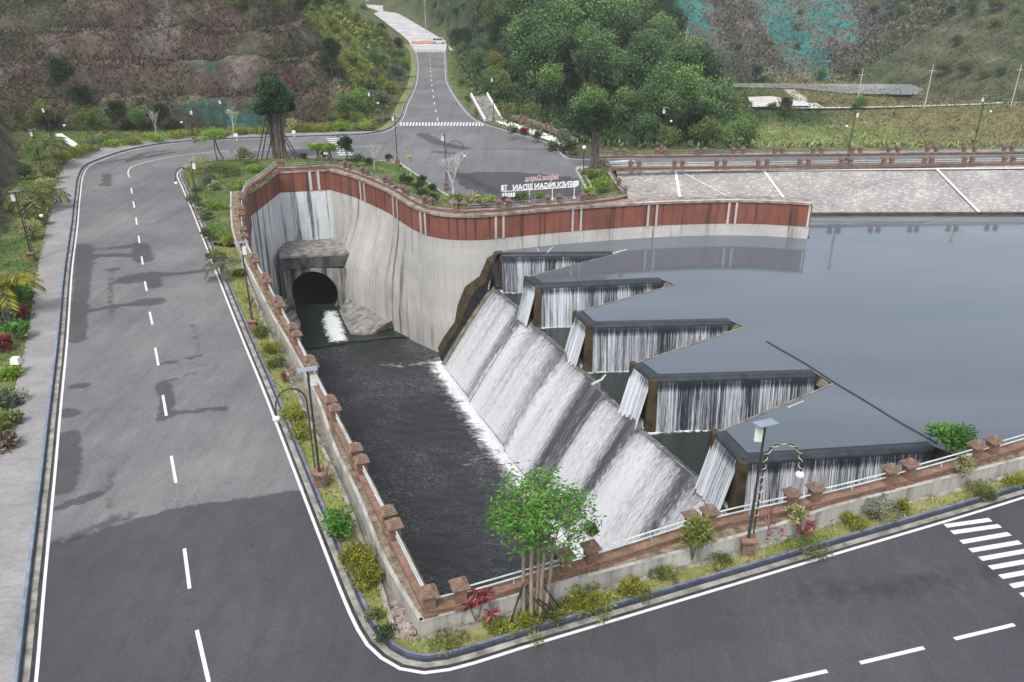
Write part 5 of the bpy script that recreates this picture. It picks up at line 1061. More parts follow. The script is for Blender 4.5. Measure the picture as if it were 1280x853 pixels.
def mk_vehicles():
    x, y, z = at(549, 55, .05); r = empty('parked_van', (x, y, z), .02, label='small pale blue-grey van parked beside the orange barrier at the top of the road', cat='van')
    mb = MB(); P = [(-2.2, .3), (2.2, .3), (2.25, 1.0), (1.7, 1.15), (1.25, 1.95), (-2.1, 2.0), (-2.25, 1.1)]
    for s in (-.9,):
        mb.add([(a, -.9, b_) for a, b_ in P] + [(a, .9, b_) for a, b_ in P], [tuple(range(7)), tuple(range(13, 6, -1))] + [(i, 7 + i, 7 + (i + 1) % 7, (i + 1) % 7) for i in range(7)])
    mb.build('body', M['vanbody'], r, rel=False)
    for wx, ww in ((-1.45, 1.0), (-.3, 1.0), (.75, .8)): mb = MB(); mb.box((wx, 0, 1.5), (ww, 1.84, .55)); mb.build('window', M['vandark'], r, rel=False)
    for a in (-1.35, 1.35):
        for s in (-.85, .85): mb = MB(); mb.tube([(a, s - .11, .34), (a, s + .11, .34)], .34, 14); mb.build('wheel', M['rubber'], r, rel=False)
    for i in range(7):
        p = at(516.5 + i * 4.0, 55.5, .04); q = bpy.data.objects.get('traffic_barrier')
        if q is None:
            q = empty('traffic_barrier', p, .0, cat='barrier', label='orange plastic road barrier in the row closing the climbing road', group='orange barriers across the climbing road'); mb = MB(); mb.box((0, 0, .25), (1.15, .5, .5), taper=.75); mb.box((0, 0, .72), (1.0, .26, .5), taper=.8); mb.build('body', M['orange'], q, rel=False); mb = MB(); mb.box((0, 0, .66), (1.02, .275, .12)); mb.build('reflective_band', M['paint'], q, rel=False); proto = q
        else: copy_tree(proto, loc=p)
    # motorcycles
    def moto(px, py, rz, lab):
        x, y, z = at(px, py, .01); r = empty('motorcycle', (x, y, z), rz, label=lab, cat='motorcycle', group='motorcycles at the junction corner')
        for wx in (-.62, .62):
            mb = MB(); pts = [(wx + .27 * math.cos(a), 0, .3 + .27 * math.sin(a)) for a in np.linspace(0, 2 * PI, 17)]; mb.tube(pts, .055, 6); mb.tube([(wx, -.06, .3), (wx, .06, .3)], .06, 8); mb.build('wheel', M['rubber'], r, rel=False)
        mb = MB(); mb.box((0, 0, .45), (.7, .26, .35), taper=.8); mb.box((-.45, 0, .62), (.5, .2, .16), taper=.7); mb.beam((.45, 0, .55), (.36, 0, 1.0), .16, .12); mb.beam((.62, 0, .3), (.4, 0, .95), .06, .06); mb.build('body', M['pole'], r, rel=False)
        mb = MB(); mb.box((-.3, 0, .78), (.8, .27, .1), taper=.85); mb.build('seat', M['rubber'], r, rel=False)
        mb = MB(); mb.beam((.36, -.34, 1.02), (.36, .34, 1.02), .05, .05); mb.build('handlebar', M['rubber'], r, rel=False)
        mb = MB(); mb.ball((.46, 0, .92), .09, 8, 6); mb.build('headlight', M['globe'], r, rel=False)
    moto(693, 189, .5, 'black motorcycle parked nearest the junction, at the foot of the corner plants'); moto(702, 191, 1.9, 'black motorcycle parked close against the corner kerb')
    mb = MB(); P = [tuple(np.array(at(a, b_, ZW)) + [0, 0, .09]) for a, b_ in ((958, 428), (980, 441), (1008, 457), (1043, 480), (1080, 502), (1125, 530), (1172, 556))]; mb.tube([tuple(p) for p in smooth(P, 1.0)], .05, 5); o = mb.build('floating_line', M['pole']); tag(o, 'thin dark floating line stretched across the reservoir by the weir tips', 'rope')
    def log(pts, r, lab, nm='driftwood'):
        mb = MB(); P = [tuple(np.array(at(a, b_, ZW)) + [0, 0, .08]) for a, b_ in pts]; mb.tube(P, [r, r * .8, r * .5][:len(P)], 5); o = mb.build(nm, M['twig']); tag(o, lab, 'driftwood', 'branches caught on the weir')
    log([(641, 312), (655, 309)], .07, 'pale branch lying on the back pool just left of two shorter sticks'); log([(672, 312), (674, 316)], .05, 'short pale stick standing at the back weir crest, middle of three'); log([(684, 317), (691, 310)], .06, 'pale forked stick at the back weir crest, rightmost of three')
    log([(766, 318), (776, 315), (784, 313)], .09, 'grey driftwood branch at the tip of the back weir cell'); log([(985, 511), (1004, 503)], .05, 'white strip of debris floating in the nearest water wedge')
    log([(740, 482), (752, 476), (757, 470)], .1, 'dead branch caught on the chute crest'); log([(640, 423), (664, 414)], .05, 'thin pale stick lying across the upper chute')
# ================================================================== PLANTS
def skel(mb, p, d, L, r, depth, ends, spread=.5, up=.15, n=3, rng=random):
    p = Vector(p); d = Vector(d).normalized(); pts = [p]; 
    for i in range(3): d = (d + Vector((rng.uniform(-1, 1), rng.uniform(-1, 1), rng.uniform(-.5, 1))) * .12).normalized(); pts.append(pts[-1] + d * L / 3)
    mb.tube(pts, [r, r * .88, r * .76, r * .64], 5 if depth > 1 else 4, False)
    if depth == 0: ends.append((tuple(pts[-1]), tuple(d))); return
    for k in range(n):
        a = 2 * PI * (k + rng.random() * .6) / n; side = Vector((math.cos(a), math.sin(a), 0)); nd = (d + side * spread * rng.uniform(.7, 1.3) + Vector((0, 0, up))).normalized()
        skel(mb, pts[rng.choice((2, 3)) if k else 3], nd, L * rng.uniform(.55, .8), r * .6, depth - 1, ends, spread, up, n, rng)
def bush(px, py, z, R, H, mat, n=700, L=.16, Wd=.05, label='', name='shrub', cat='shrub', group=None, up=.5, stems=True, loc=None, nclump=None, clump_r=.4):
    loc = loc or at(px, py, z); R, H = (R * .85, H * .85) if (py > 560 and loc[2] > 0 and H < 1.5) else (R, H); r = empty(name, loc, label=label, cat=cat, group=group)
    C, D, t = crown_pts((0, 0, H * .55), (R, R, H * .5), nclump or max(6, int(n / 60)), n, clump_r, .3, -up); C[:, 2] = np.maximum(C[:, 2], .03)
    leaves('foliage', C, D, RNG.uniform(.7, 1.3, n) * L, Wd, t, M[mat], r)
    if stems:
        mb = MB()
        for k in range(5): a = random.uniform(0, 6.3); mb.tube([(0, 0, -.05), (math.cos(a) * R * .2, math.sin(a) * R * .2, H * .4), (math.cos(a) * R * .5, math.sin(a) * R * .5, H * .8)], [.03, .022, .01], 4, False)
        mb.build('stem', M['twigdark'], r, rel=False)
    return r
def spiky(px, py, z, H, mat, n=5, nl=26, Ls=.55, label='', name='spiky_shrub', cat='shrub', spread=.5, group=None):
    r = empty(name, at(px, py, z), label=label, cat=cat, group=group); mb = MB(); C = []; D = []
    for k in range(n):
        a = random.uniform(0, 6.3); q = random.uniform(.1, spread); tip = Vector((math.cos(a) * q, math.sin(a) * q, H * random.uniform(.45, 1))); mb.tube([(0, 0, 0), tuple(tip * .6 + Vector((0, 0, .05))), tuple(tip)], [.03, .022, .015], 4, False)
        for j in range(nl): b_ = random.uniform(0, 6.3); e = random.uniform(-.3, 1.0); C.append(tuple(tip + Vector((0, 0, random.uniform(-.25, .05))))); D.append((math.cos(b_), math.sin(b_), e))
    n2 = len(C); leaves('foliage', np.array(C), np.array(D), RNG.uniform(.6, 1.1, n2) * Ls, .07 * Ls / .4, RNG.uniform(.1, 1, n2), M[mat], r); mb.build('stem', M['twigdark'], r, rel=False); return r
def palm(px, py, z, H, nf, FLn, mat, label, lean=0.1, group=None):
    r = empty('palm_tree', at(px, py, z), label=label, cat='palm', group=group); mb = MB(); top = Vector((lean * H, -lean * H * .3, H)); mb.tube([(0, 0, -.1), tuple(top * .5), tuple(top)], [.17, .13, .1], 8, False); mb.build('trunk', M['twigdark'], r, rel=False)
    C = []; D = []; LL = []; mb = MB()
    for k in range(nf):
        a = 2 * PI * k / nf + random.uniform(-.2, .2); el = random.uniform(.35, 1.15); p = top.copy(); d = Vector((math.cos(a) * math.cos(el), math.sin(a) * math.cos(el), math.sin(el))); pts = [p.copy()]; m = 14
        for j in range(m):
            p = p + d * FLn / m; d.z -= .13; d.normalize(); pts.append(p.copy()); w = math.sin(PI * (j + 1) / (m + 1)) ** .6; side = d.cross(Vector((0, 0, 1))).normalized()
            for s in (-1, 1):
                for q in range(3): C.append(tuple(p + d * FLn / m * q / 3)); D.append(tuple((side * s + d * .6 + Vector((0, 0, -.35 + random.uniform(-.15, .15)))))); LL.append(FLn * .3 * w + .05)
        mb.tube([tuple(q) for q in pts], [.025] + [.016] * (m - 1) + [.006], 4, False)
    n = len(C); leaves('frond', np.array(C), np.array(D), np.array(LL), .055 * FLn / 2, RNG.uniform(.1, 1, n), M[mat], r); mb.build('frond_rib', M['leaf_olive'] if False else M['twigdark'], r, rel=False); return r
def baretree(px, py, z, H, label, mat='twig', depth=4, spread=.55, r0=.06, group=None, leafy=0):
    r = empty('bare_tree', at(px, py, z), label=label, cat='tree', group=group); mb = MB(); ends = []; skel(mb, (0, 0, -.05), (0, 0, 1), H * .3, r0, depth, ends, spread, .25, 3); mb.build('branches', M[mat], r, rel=False)
    if leafy:
        E = np.array([e[0] for e in ends]); k = RNG.integers(0, len(E), leafy); D = RNG.normal(size=(leafy, 3)); leaves('foliage', E[k] + RNG.normal(size=(leafy, 3)) * .12, D, .22, .09, RNG.uniform(0, 1, leafy), M['leaf_pale'], r)
    return r
def mk_foretree():
    base = at(668, 772, .12); r = empty('young_tree', base, label='young multi-stemmed tree with fresh green drooping leaves propped by dark stakes', cat='tree')
    Zc = base[1] * CP + (20 - 2) * SP; C = []; D = []; tint = []
    stems = [((-.36, .05), (-.5, .3, 5.0)), ((-.1, -.1), (-.15, -.1, 5.6)), ((.04, .1), (.1, .35, 5.2)), ((.2, -.02), (.45, .0, 4.7)), ((.34, .12), (.8, .3, 4.3))]
    for i, (b_, t) in enumerate(stems):
        mb = MB(); b3 = Vector((b_[0], b_[1], -.05)); t3 = Vector(t) * Vector((1.3, 1.2, .66)) if False else Vector((t[0] * .75, t[1] * .8, t[2] * .74)); m = (b3 + t3) * .5 + Vector((random.uniform(-.06, .06), random.uniform(-.06, .06), 0)); mb.tube([tuple(b3), tuple(m), tuple(t3)], [.075, .065, .045], 8, False)
        ends = []
        for k in range(6): a = 2 * PI * k / 6 + i; skel(mb, tuple(m + (t3 - m) * random.uniform(.45, 1.0)), (math.cos(a) * .75, math.sin(a) * .75, .8), .95, .032, 2, ends, .65, .12, 3)
        for e, d in ends:
            for q in range(13):
                a = random.uniform(0, 6.3); C.append((e[0] + random.uniform(-.2, .2), e[1] + random.uniform(-.2, .2), e[2] + random.uniform(-.35, .2))); D.append((math.cos(a), math.sin(a), random.uniform(-.9, .55))); tint.append(.35 + .12 * (e[2] - 3.6) + random.uniform(-.25, .35))
        mb.build('trunk', M['bark'], r, rel=False)
    n = len(C); leaves('crown', np.array(C), np.array(D), RNG.uniform(.14, .28, n), .06, np.array(tint), M['leaf_near'], r)
    for a, b_ in (((-.85, -.35, 0), (-.35, .1, 1.5)), ((-.75, .5, 0), (-.3, .1, 1.3)), ((.95, .35, 0), (.25, .05, 1.4)), ((.85, -.35, 0), (-.3, .0, 1.2)), ((1.0, .1, 0), (.1, -.1, .9))):
        mb = MB(); mb.tube([a, b_], .035, 6); mb.build('stake', M['stake'], r, rel=False)
    C, D, t = crown_pts((0, 0, .12), (.8, .55, .15), 12, 500, .5, .2, -.6); leaves('basal_weeds', C, D, .2, .03, t, M['leaf_olive'], r)
    return r
def mk_banyan():
    r = empty('stilt_tree', at(350, 198, .17), label='tall dark topped tree with a curtain of thick roots held by slanting props', cat='tree'); mb = MB()
    for k in range(11):
        a = k * 2.4; q = .15 + .42 * random.random(); x, y = q * math.cos(a) * 1.25, q * math.sin(a) * .8; mb.tube([(x * .9, y, -.1), (x * 1.1 + random.uniform(-.1, .1), y, 2.5), (x * 1.3, y * 1.2, 5.2 + random.random())], [.2, .16, .14], 7, False)
    mb.build('root_curtain', M['barkdark'], r, rel=False)
    mb = MB(); mb.tube([(0, 0, 0), (.05, 0, 3), (0, 0, 6.5)], [.36, .3, .24], 9, False); mb.build('trunk', M['barkdark'], r, rel=False)
    C1, D1, t1 = crown_pts((0, 0, 7.0), (2.7, 2.3, 3.0), 60, 12000, .3, .35, .2); leaves('crown', C1, D1, .3, .16, t1, M['leaf_banyan'], r)
    for a, b_ in (((-2.6, -.6, 0), (-.9, 0, 5.4)), ((-2.0, -.8, 0), (-.6, 0, 5.2)), ((-1.4, -.9, 0), (-.5, 0, 3.0)), ((2.4, -.3, 0), (.9, 0, 2.8)), ((2.1, -.6, 0), (.7, 0, 2.6)), ((1.3, -.8, 0), (.5, 0, 2.6))): mb = MB(); mb.tube([a, b_], .07, 6); mb.build('prop', M['stake'], r, rel=False)
    r = empty('thick_tree', at(743, 210, .17), label='dark crowned tree with a thick ribbed trunk on the small triangular garden', cat='tree'); mb = MB()
    for k in range(7): a = k * .9; mb.tube([(.32 * math.cos(a), .25 * math.sin(a), -.1), (.24 * math.cos(a), .2 * math.sin(a), 2.4), (.35 * math.cos(a), .3 * math.sin(a), 4.4)], [.24, .19, .15], 7, False)
    mb.build('trunk', M['barkdark'], r, rel=False)
    for k in range(6): a = k * 1.05; mb = MB(); mb.tube([(.3 * math.cos(a), .3 * math.sin(a), 4.2), (1.1 * math.cos(a), 1.0 * math.sin(a), 5.6)], [.16, .08], 6, False); mb.build('limb', M['barkdark'], r, rel=False)
    C, D, t = crown_pts((-.2, 0, 5.5), (3.1, 2.6, 2.2), 36, 7500, .32, .35, .1); leaves('crown', C, D, .26, .1, t * .8, M['leaf_dark'], r)
FT = []
def tree_proto(kind):
    H, R, mat, nc, nl, ll = {'a': (11, 4.2, 'leaf_forest', 34, 5200, .42), 'b': (14, 4.0, 'leaf_forest', 40, 5600, .42), 'c': (8, 3.4, 'leaf_forest', 26, 3800, .38), 'd': (10, 4.4, 'leaf_olive', 30, 4600, .40), 'e': (12, 3.0, 'leaf_dark', 28, 4200, .42), 'f': (6, 3.0, 'leaf_olive', 22, 3000, .34), 'g': (7, 2.4, 'leaf_greyish', 18, 2600, .4)}[kind]
    r = empty('forest_tree', (0, 0, -500), cat='tree'); mb = MB(); ends = []; skel(mb, (0, 0, -1), (0, 0, 1), H * .42, H * .018, 2, ends, .7, .3, 4); mb.build('trunk', M['barkdark'] if kind != 'g' else M['twig'], r, rel=False)
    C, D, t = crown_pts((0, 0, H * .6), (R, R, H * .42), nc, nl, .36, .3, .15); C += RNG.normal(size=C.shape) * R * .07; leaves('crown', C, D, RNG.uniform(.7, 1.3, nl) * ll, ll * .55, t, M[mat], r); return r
LAB = {'a': 'broad mid green tree in the forest right of the climbing road', 'b': 'tall full green tree in the forest right of the climbing road', 'c': 'small round green tree in the forest right of the climbing road', 'd': 'yellowish green spreading tree in the forest', 'e': 'narrow very dark tree in the forest', 'f': 'low olive green tree at the forest edge', 'g': 'grey-green thin tree in the forest'}
def mk_forest():
    P = {k: tree_proto(k) for k in 'abcdefg'}; used = {k: False for k in P}
    def place(k, x, y, z, s):
        rz = random.uniform(0, 6.28)
        o = P[k] if not used[k] else copy_tree(P[k]); used[k] = True; o.location = (x, y, z); o.rotation_euler = (0, 0, rz); o.scale = (s * random.uniform(.9, 1.1), s * random.uniform(.9, 1.1), s); tag(o, LAB[k], 'tree', 'trees of the forest, ' + k.replace('a', 'broad green').replace('b', 'tall green') if k in 'ab' else 'trees of the forest, ' + {'c': 'small round', 'd': 'yellowish', 'e': 'narrow dark', 'f': 'low olive', 'g': 'grey-green'}[k])
    rng = random.Random(5); pts = []
    spec = [('a', 770, 70, 135, 1.0)]
    tries = 0
    while len(pts) < 132 and tries < 20000:
        tries += 1; y = rng.uniform(108, 400); x = rng.uniform(-60, 110)
        if not inpoly(np.array([x]), np.array([y]), RPOLY)[0]: continue
        d = float(dpoly(np.array([x]), np.array([y]), EDGER)[0])
        lim = 36 + .10 * (y - 110)
        if y < 112 and x > 5 : 
            if d < 3.5: continue
        if d < 4.5 and y < 200: continue
        if d < 6.5 and y >= 200: continue
        if x > lim - 5 * rng.random(): continue
        # keep the stair / path side clear
        if y < 150 and d < 7.5 and x < 8: continue
        z = T1(x, y); q = proj(x, y, z + 6)
        if q[0] > 1010 or q[1] < -60: continue
        if any((x - a) ** 2 + (y - b_) ** 2 < (4.3 + y * .006) ** 2 for a, b_ in pts): continue
        pts.append((x, y)); e = noise.noise(Vector((x * .06, y * .06, 1)))
        k = rng.choice('aabbccdeg' if e > -.1 else 'abeebca') if d > 9 else rng.choice('cdffg'); s = rng.uniform(.85, 1.25) * (.72 if d < 10 else 1)
        if x > 18 and y < 135: s *= .85
        if 5 < x < 20 and y < 128: k = 'c'; s = .75
        place(k, x, y, z - .2, s)
    # right flank trees by the bridge corner of the valley, silhouette tree
    for px, py, Y, k, s in ((800, 130, 150, 'b', 1.0), (850, 150, 140, 'a', .95), (893, 160, 134, 'e', .8), (915, 170, 128, 'c', 1.1), (830, 160, 128, 'd', .8)):
        x = (px - 640) * (Y * CP + 25 * SP) / FPX; place(k, x, Y, T1(x, Y), s)
    # trees along the left green slope foot and hill
    for px, py, k, s in ((438, 152, 'c', .62), (458, 153, 'c', .7), (478, 148, 'g', .75), (487, 128, 'f', .7), (497, 110, 'g', .8), (505, 95, 'c', .6), (447, 158, 'f', .45), (128, 165, 'd', .0), (90, 158, 'e', .62), (150, 163, 'e', .45), (175, 163, 'c', .5), (60, 162, 'f', .7), (205, 162, 'e', .4), (110, 160, 'e', .5)):
        if s <= 0: continue
        x, y, _ = at(px, py + 3, 0); place(k, x, y, T1(x, y) - .1, s)
    for px, py, k, s in ((400, 10, 'c', .6), (430, 8, 'e', .6), (455, 12, 'c', .7), (380, 20, 'e', .5), (350, 10, 'f', .6), (445, 25, 'f', .55), (415, 30, 'f', .45), (480, 45, 'f', .6), (300, 8, 'f', .5)):
        try: x, y, z = hit(px, py + 6)
        except Exception: continue
        place(k, x, y, z - .3, s)
    rl = random.Random(3)
    for i in range(34):
        t = rl.random(); y = 128 + 150 * t; xe = float(np.interp(y, [128, 150, 172, 220, 257, 280], [-21.5, -23, -24, -29, -34, -40])); x = xe - abs(rl.gauss(0, 1)) * 3.2 - .3; z = T1(x, y); place(rl.choice('cdffge'), x, y, z - .2, rl.uniform(.28, .62))
    for i in range(34):
        px = rl.uniform(478, 640); py = rl.uniform(-8, 46) if px < 560 else rl.uniform(-8, 80)
        if px < 560 and py > (px - 478) * .55 - 2 + 0: continue
        x, y, z = hit(px, py)
        if inpoly(np.array([x]), np.array([y]), RPOLY)[0]: place(rl.choice('caefd'), x, y, z - .3, rl.uniform(.4, .8))
    for i in range(20):
        px = rl.uniform(385, 500); py = rl.uniform(5, 120)
        x, y, z = hit(px, py)
        if inpoly(np.array([x]), np.array([y]), HL)[0] and x > -60: place(rl.choice('ffcd'), x, y, z - .3, rl.uniform(.16, .34))
    # far bushes on the opposite mountain and valley
    rng2 = random.Random(9)
    for i in range(36):
        px = rng2.uniform(960, 1290) if i % 3 else rng2.uniform(890, 1290); py = rng2.choice((100, 102, 104, 128, 131, 140, 144, 150, 60, 40, 85, 20)) + rng2.uniform(-4, 4)
        if 128 < py < 160 and px > 1090: continue
        if 104 < py < 126: continue
        x, y, z = hit(px, py); place(rng2.choice('ccefd'), x, y, z - .3, rng2.uniform(.3, .6) if py < 110 else rng2.uniform(.22, .45))
    for i in range(14):
        px = rng2.uniform(722, 775); py = rng2.uniform(0, 26) if px < 765 else rng2.uniform(0, 8); x, y, z = hit(px, py); 
        if y < 250: continue
        place(rng2.choice('eba'), x, y, z - 1, rng2.uniform(.6, .9))
def mk_undergrowth():
    def scatter(name, n, box, cond, L, Wd, label, up=.5, br=(.6, 1.5)):
        X = RNG.uniform(box[0], box[1], n); Y = RNG.uniform(box[2], box[3], n); k = cond(X, Y) & ~(netmask(X, Y) & (RNG.random(X.shape) < .8)); X, Y = X[k], Y[k]; Z = T(X, Y); c = tcol(X, Y, Z)
        c = c * RNG.uniform(br[0], br[1], len(X))[:, None] * (1 + .25 * RNG.normal(size=(len(X), 1)) * np.array([1, .4, 0])); D = RNG.normal(size=(len(X), 3)); D[:, 2] = np.abs(D[:, 2]) + up
        o = leaves(name, np.column_stack([X, Y, Z + .1]), D, RNG.uniform(L[0], L[1], len(X)), Wd, None, M['under'], col=np.clip(c, .005, .8)); o['kind'] = 'stuff'; o['label'] = label
    scatter('hillside_undergrowth', 170000, (-125, -14, 114, 190), lambda X, Y: inpoly(X, Y, HL) & (RNG.random(X.shape) < np.clip(1.4 - (Y - 114) / 80, .15, 1)), (.25, .95), .16, 'dry brown and green scrub covering the terraced hillside')
    scatter('hillside_undergrowth', 60000, (-90, -20, 190, 480), lambda X, Y: inpoly(X, Y, HL) & (dpoly(X, Y, HL[:-1]) < 40), (.6, 1.5), .35, 'green scrub on the hill flank beside the climbing road')
    scatter('mound_undergrowth', 16000, (-110, -25, 40, 125), lambda X, Y: inpoly(X, Y, MOUND), (.15, .5), .08, 'sparse dry scrub on the bare bank at the left')
    scatter('valley_undergrowth', 90000, (5, 180, 104, 258), lambda X, Y: inpoly(X, Y, RPOLY) , (.4, 1.1), .2, 'rough grass and low scrub in the valley behind the dam road')
    scatter('mountain_scrub', 110000, (10, 210, 250, 350), lambda X, Y: inpoly(X, Y, RPOLY), (.6, 1.7), .42, 'scrub on the far mountain slope')
    scatter('forest_undergrowth', 90000, (-70, 60, 104, 420), lambda X, Y: inpoly(X, Y, RPOLY) & (dpoly(X, Y, EDGER) > .6) & (dpoly(X, Y, EDGER) < 45), (.5, 1.3), .35, 'low undergrowth between the forest trees', br=(.7, 2.0))
def mk_plants():
    B = bush
    # near strip (from the corner to the right)
    spiky(595, 778, .12, 1.25, 'leaf_red', 9, 26, .38, 'red spiky shrub left of the young tree near the fence corner', spread=.7)
    B(655, 790, .12, 1.0, .35, 'leaf_yellow', 700, .13, .05, 'low yellow-green ground plant at the foot of the young tree', up=.7)
    B(735, 757, .12, 1.3, .5, 'leaf_yellow', 1300, .15, .05, 'yellow-green shrub clump just right of the young tree', up=.7)
    B(790, 738, .12, 1.1, .4, 'leaf_yellow', 900, .14, .045, 'low yellow shrub clump below the fence between two pillar pairs', up=.7); B(695, 772, .12, .8, .3, 'leaf_olive', 500, .14, .04, 'small olive tuft under the young tree stakes', up=.7)
    B(560, 800, .12, 1.2, .22, 'leaf_olive', 800, .12, .035, 'flat olive ground cover along the corner of the kerb wall', up=.8); B(615, 785, .12, .9, .22, 'leaf_yellow', 600, .12, .035, 'flat yellow ground cover beside the red spiky shrub', up=.8)
    B(865, 700, .4, .62, 1.9, 'leaf_olive', 1000, .2, .07, 'loose upright olive shrub in front of the brick fence', nclump=9, clump_r=.55); B(861, 672, ZP, .35, .7, 'leaf_near', 300, .15, .06, 'small green plant behind the loose olive shrub')
    B(830, 722, .12, .9, .3, 'leaf_olive', 600, .15, .04, 'low dry tuft beneath the loose olive shrub', up=.7); B(905, 705, .12, .8, .25, 'leaf_olive', 400, .15, .04, 'thin grass tuft left of the tall lamp base', up=.8)
    spiky(960, 660, ZP, .5, 'leaf_red', 6, 14, .25, 'thin red plant hanging on the kerb wall right of the tall lamp', spread=.9); spiky(1002, 668, .2, 1.0, 'leaf_red', 7, 20, .3, 'red leaved shrub beneath a pale variegated one', spread=.5); B(993, 656, .6, .42, 1.1, 'leaf_pale', 600, .15, .06, 'pale variegated shrub beside the brick pillars near the tall lamp', nclump=10)
    B(1062, 657, .12, .7, .4, 'leaf_yellow', 600, .18, .04, 'bright yellow-green grassy clump left of the grey dry shrub', up=.9); spiky(1098, 650, .12, .9, 'leaf_greyish', 16, 16, .3, 'grey dry shrub against the kerb wall', spread=.9); B(1123, 640, .12, .38, .75, 'leaf_yellow', 500, .14, .05, 'bright yellow upright shrub right of the grey dry one')
    B(1203, 597, ZP, .42, 1.2, 'leaf_pale', 700, .15, .06, 'pale variegated shrub left of the last brick pillars', nclump=10); B(1184, 570, ZW + .2, 1.3, 2.0, 'leaf_near', 2600, .2, .08, 'round bright green bush growing at the end of the weir', nclump=24); B(1225, 618, .12, 1.1, .3, 'leaf_olive', 900, .14, .04, 'olive ground cover near the zebra crossing', up=.8); B(1268, 605, .12, 1.0, .35, 'leaf_yellow', 800, .14, .04, 'yellow ground cover near the zebra crossing', up=.8); B(1010, 690, .12, 1.2, .22, 'leaf_olive', 800, .12, .035, 'dry ground cover below the red leaved shrub', up=.8)
    B(738, 668, 2.2, .35, .4, 'leaf_olive', 260, .2, .05, 'tufty plant growing on top of a brick pillar beside the young tree', stems=False, up=.9); B(697, 707, ZP, .35, .6, 'leaf_near', 280, .14, .06, 'small green weed at the foot of the brick fence behind the young tree')
    # left strip
    B(424, 672, .12, .85, 1.35, 'leaf_near', 1500, .15, .07, 'round green bush on the left strip above the yellow hedge'); baretree(428, 672, .12, 1.9, 'thin dry branches rising out of the round green bush', 'twigdark', 3, .5, .03)
    B(445, 708, .12, .95, 1.0, 'leaf_yellow', 2000, .13, .05, 'yellow-green hedge on the left strip, upper half', nclump=26); B(460, 730, .12, .8, .7, 'leaf_yellow', 1500, .13, .05, 'yellow-green hedge on the left strip, lower half', nclump=22)
    B(470, 775, .12, .5, .35, 'leaf_olive', 500, .12, .04, 'small brownish olive plant beside the rubble', up=.7); B(482, 800, .12, .45, .6, 'leaf_dark', 500, .11, .04, 'small dark plant in the tip of the strip by the corner kerb')
    spiky(407, 610, .12, 1.5, 'leaf_brown', 6, 6, .2, 'dry stemmed plant at the lamp base on the left strip', spread=.7); B(367, 525, .12, .8, .55, 'leaf_yellow', 1100, .14, .05, 'yellow ground plant under the curved lamp arm', up=.6); B(378, 545, .12, .7, .5, 'leaf_yellow', 900, .14, .05, 'second yellow ground plant further down beneath the curved lamp arm', up=.6)
    spiky(357, 478, .12, .8, 'leaf_red', 10, 14, .22, 'small red plant next to the drain edge', spread=.6); B(340, 440, .12, .75, .6, 'leaf_yellow', 1000, .15, .05, 'yellow shrub on the left strip between red plant and lamp', up=.6); B(348, 460, .12, .6, .6, 'leaf_olive', 800, .15, .05, 'olive shrub just above the small red plant', up=.6); B(328, 420, .12, .7, .45, 'leaf_olive', 700, .15, .05, 'low green plants right of the slim lamp', up=.6)
    palm(279, 348, .12, .9, 13, 1.5, 'leaf_greyish', 'small grey-green palm on the strip across from the drain', .02); spiky(314, 382, .3, .6, 'leaf_red', 8, 10, .2, 'little red potted plant on the ledge of the left fence', spread=.4)
    for i, (px, py, R, H, m, lab) in enumerate([(262, 300, .9, .8, 'leaf_olive', 'olive shrub on the narrow strip below the road bend'), (272, 325, .9, .7, 'leaf_olive', 'olive shrub above the small grey palm'), (258, 275, .7, .8, 'leaf_greyish', 'greyish shrub next to the hooped lamp base'), (285, 305, .8, .6, 'leaf_yellow', 'yellow patch of low shrub by the strip'), (300, 345, .6, .4, 'leaf_olive', 'small tuft between palm and fence'),
        (253, 218, 1.5, 2.0, 'leaf_pale', 'pale variegated shrub at the garden corner'), (262, 232, 1.2, 1.3, 'leaf_greyish', 'whitish flowering shrub in the garden corner'), (245, 240, .9, 1.2, 'leaf_pale', 'tall pale tuft by the garden kerb bend'), (284, 222, 1.9, 1.5, 'leaf_olive', 'wide olive hedge in the garden left of the stilt tree'), (273, 215, 1.0, 1.0, 'leaf_greyish', 'grey shrub behind the wide olive hedge'), (307, 206, 1.4, 2.0, 'leaf_olive', 'rounded olive bush left of the slanting props'), (270, 238, .7, 1.0, 'leaf_pale', 'small pale rosette shrub in the garden'), (300, 236, 1.4, .5, 'leaf_bright', 'low bright green cover near the end of the left fence'),
        (245, 260, .8, 1.6, 'leaf_olive', 'upright shrub against the left kerb bend'), (275, 262, 1.1, .5, 'leaf_bright', 'bright low plants inside the garden slope'), (318, 216, 1.3, .6, 'leaf_bright', 'bright grassy clump near the root curtain tree')]):
        B(px, py, .15, R, H, m, int(500 + 400 * R), .2, .08, lab)
    # tiny hedge balls in the garden strip by the junction
    for px, py, R, lab in [(447, 206, 1.6, 'wide dark clipped bush by the fence curve'), (462, 203, .8, 'dark ball shrub right of the wide clipped bush'), (486, 199, .75, 'black-green ball on a short stem near the plain post'), (505, 224, .65, 'small dark ball shrub uppermost in the junction strip'), (510, 229, 1.0, 'dark round shrub second down in the junction strip'), (528, 226, .7, 'dark ball shrub against the kerb line'), (523, 236, 1.0, 'green mound shrub in the middle of the junction strip'), (540, 236, .65, 'small ball shrub near the lower kerb'), (530, 245, .9, 'olive mound shrub low in the junction strip'), (542, 253, 1.1, 'dark mound shrub at the lower tip of the junction strip'), (497, 237, .5, 'tiny ball shrub by the brick pillars'), (380, 196, .7, 'small ball shrub at the road edge left of the pale cone tree'), (405, 195, .7, 'small dark ball shrub beside the ribbed crossing')]:
        B(px, py + 3, .15, R * .8, R * 1.1, 'leaf_dark', int(400 + 350 * R), .14, .07, lab, name='ball_shrub', nclump=12)
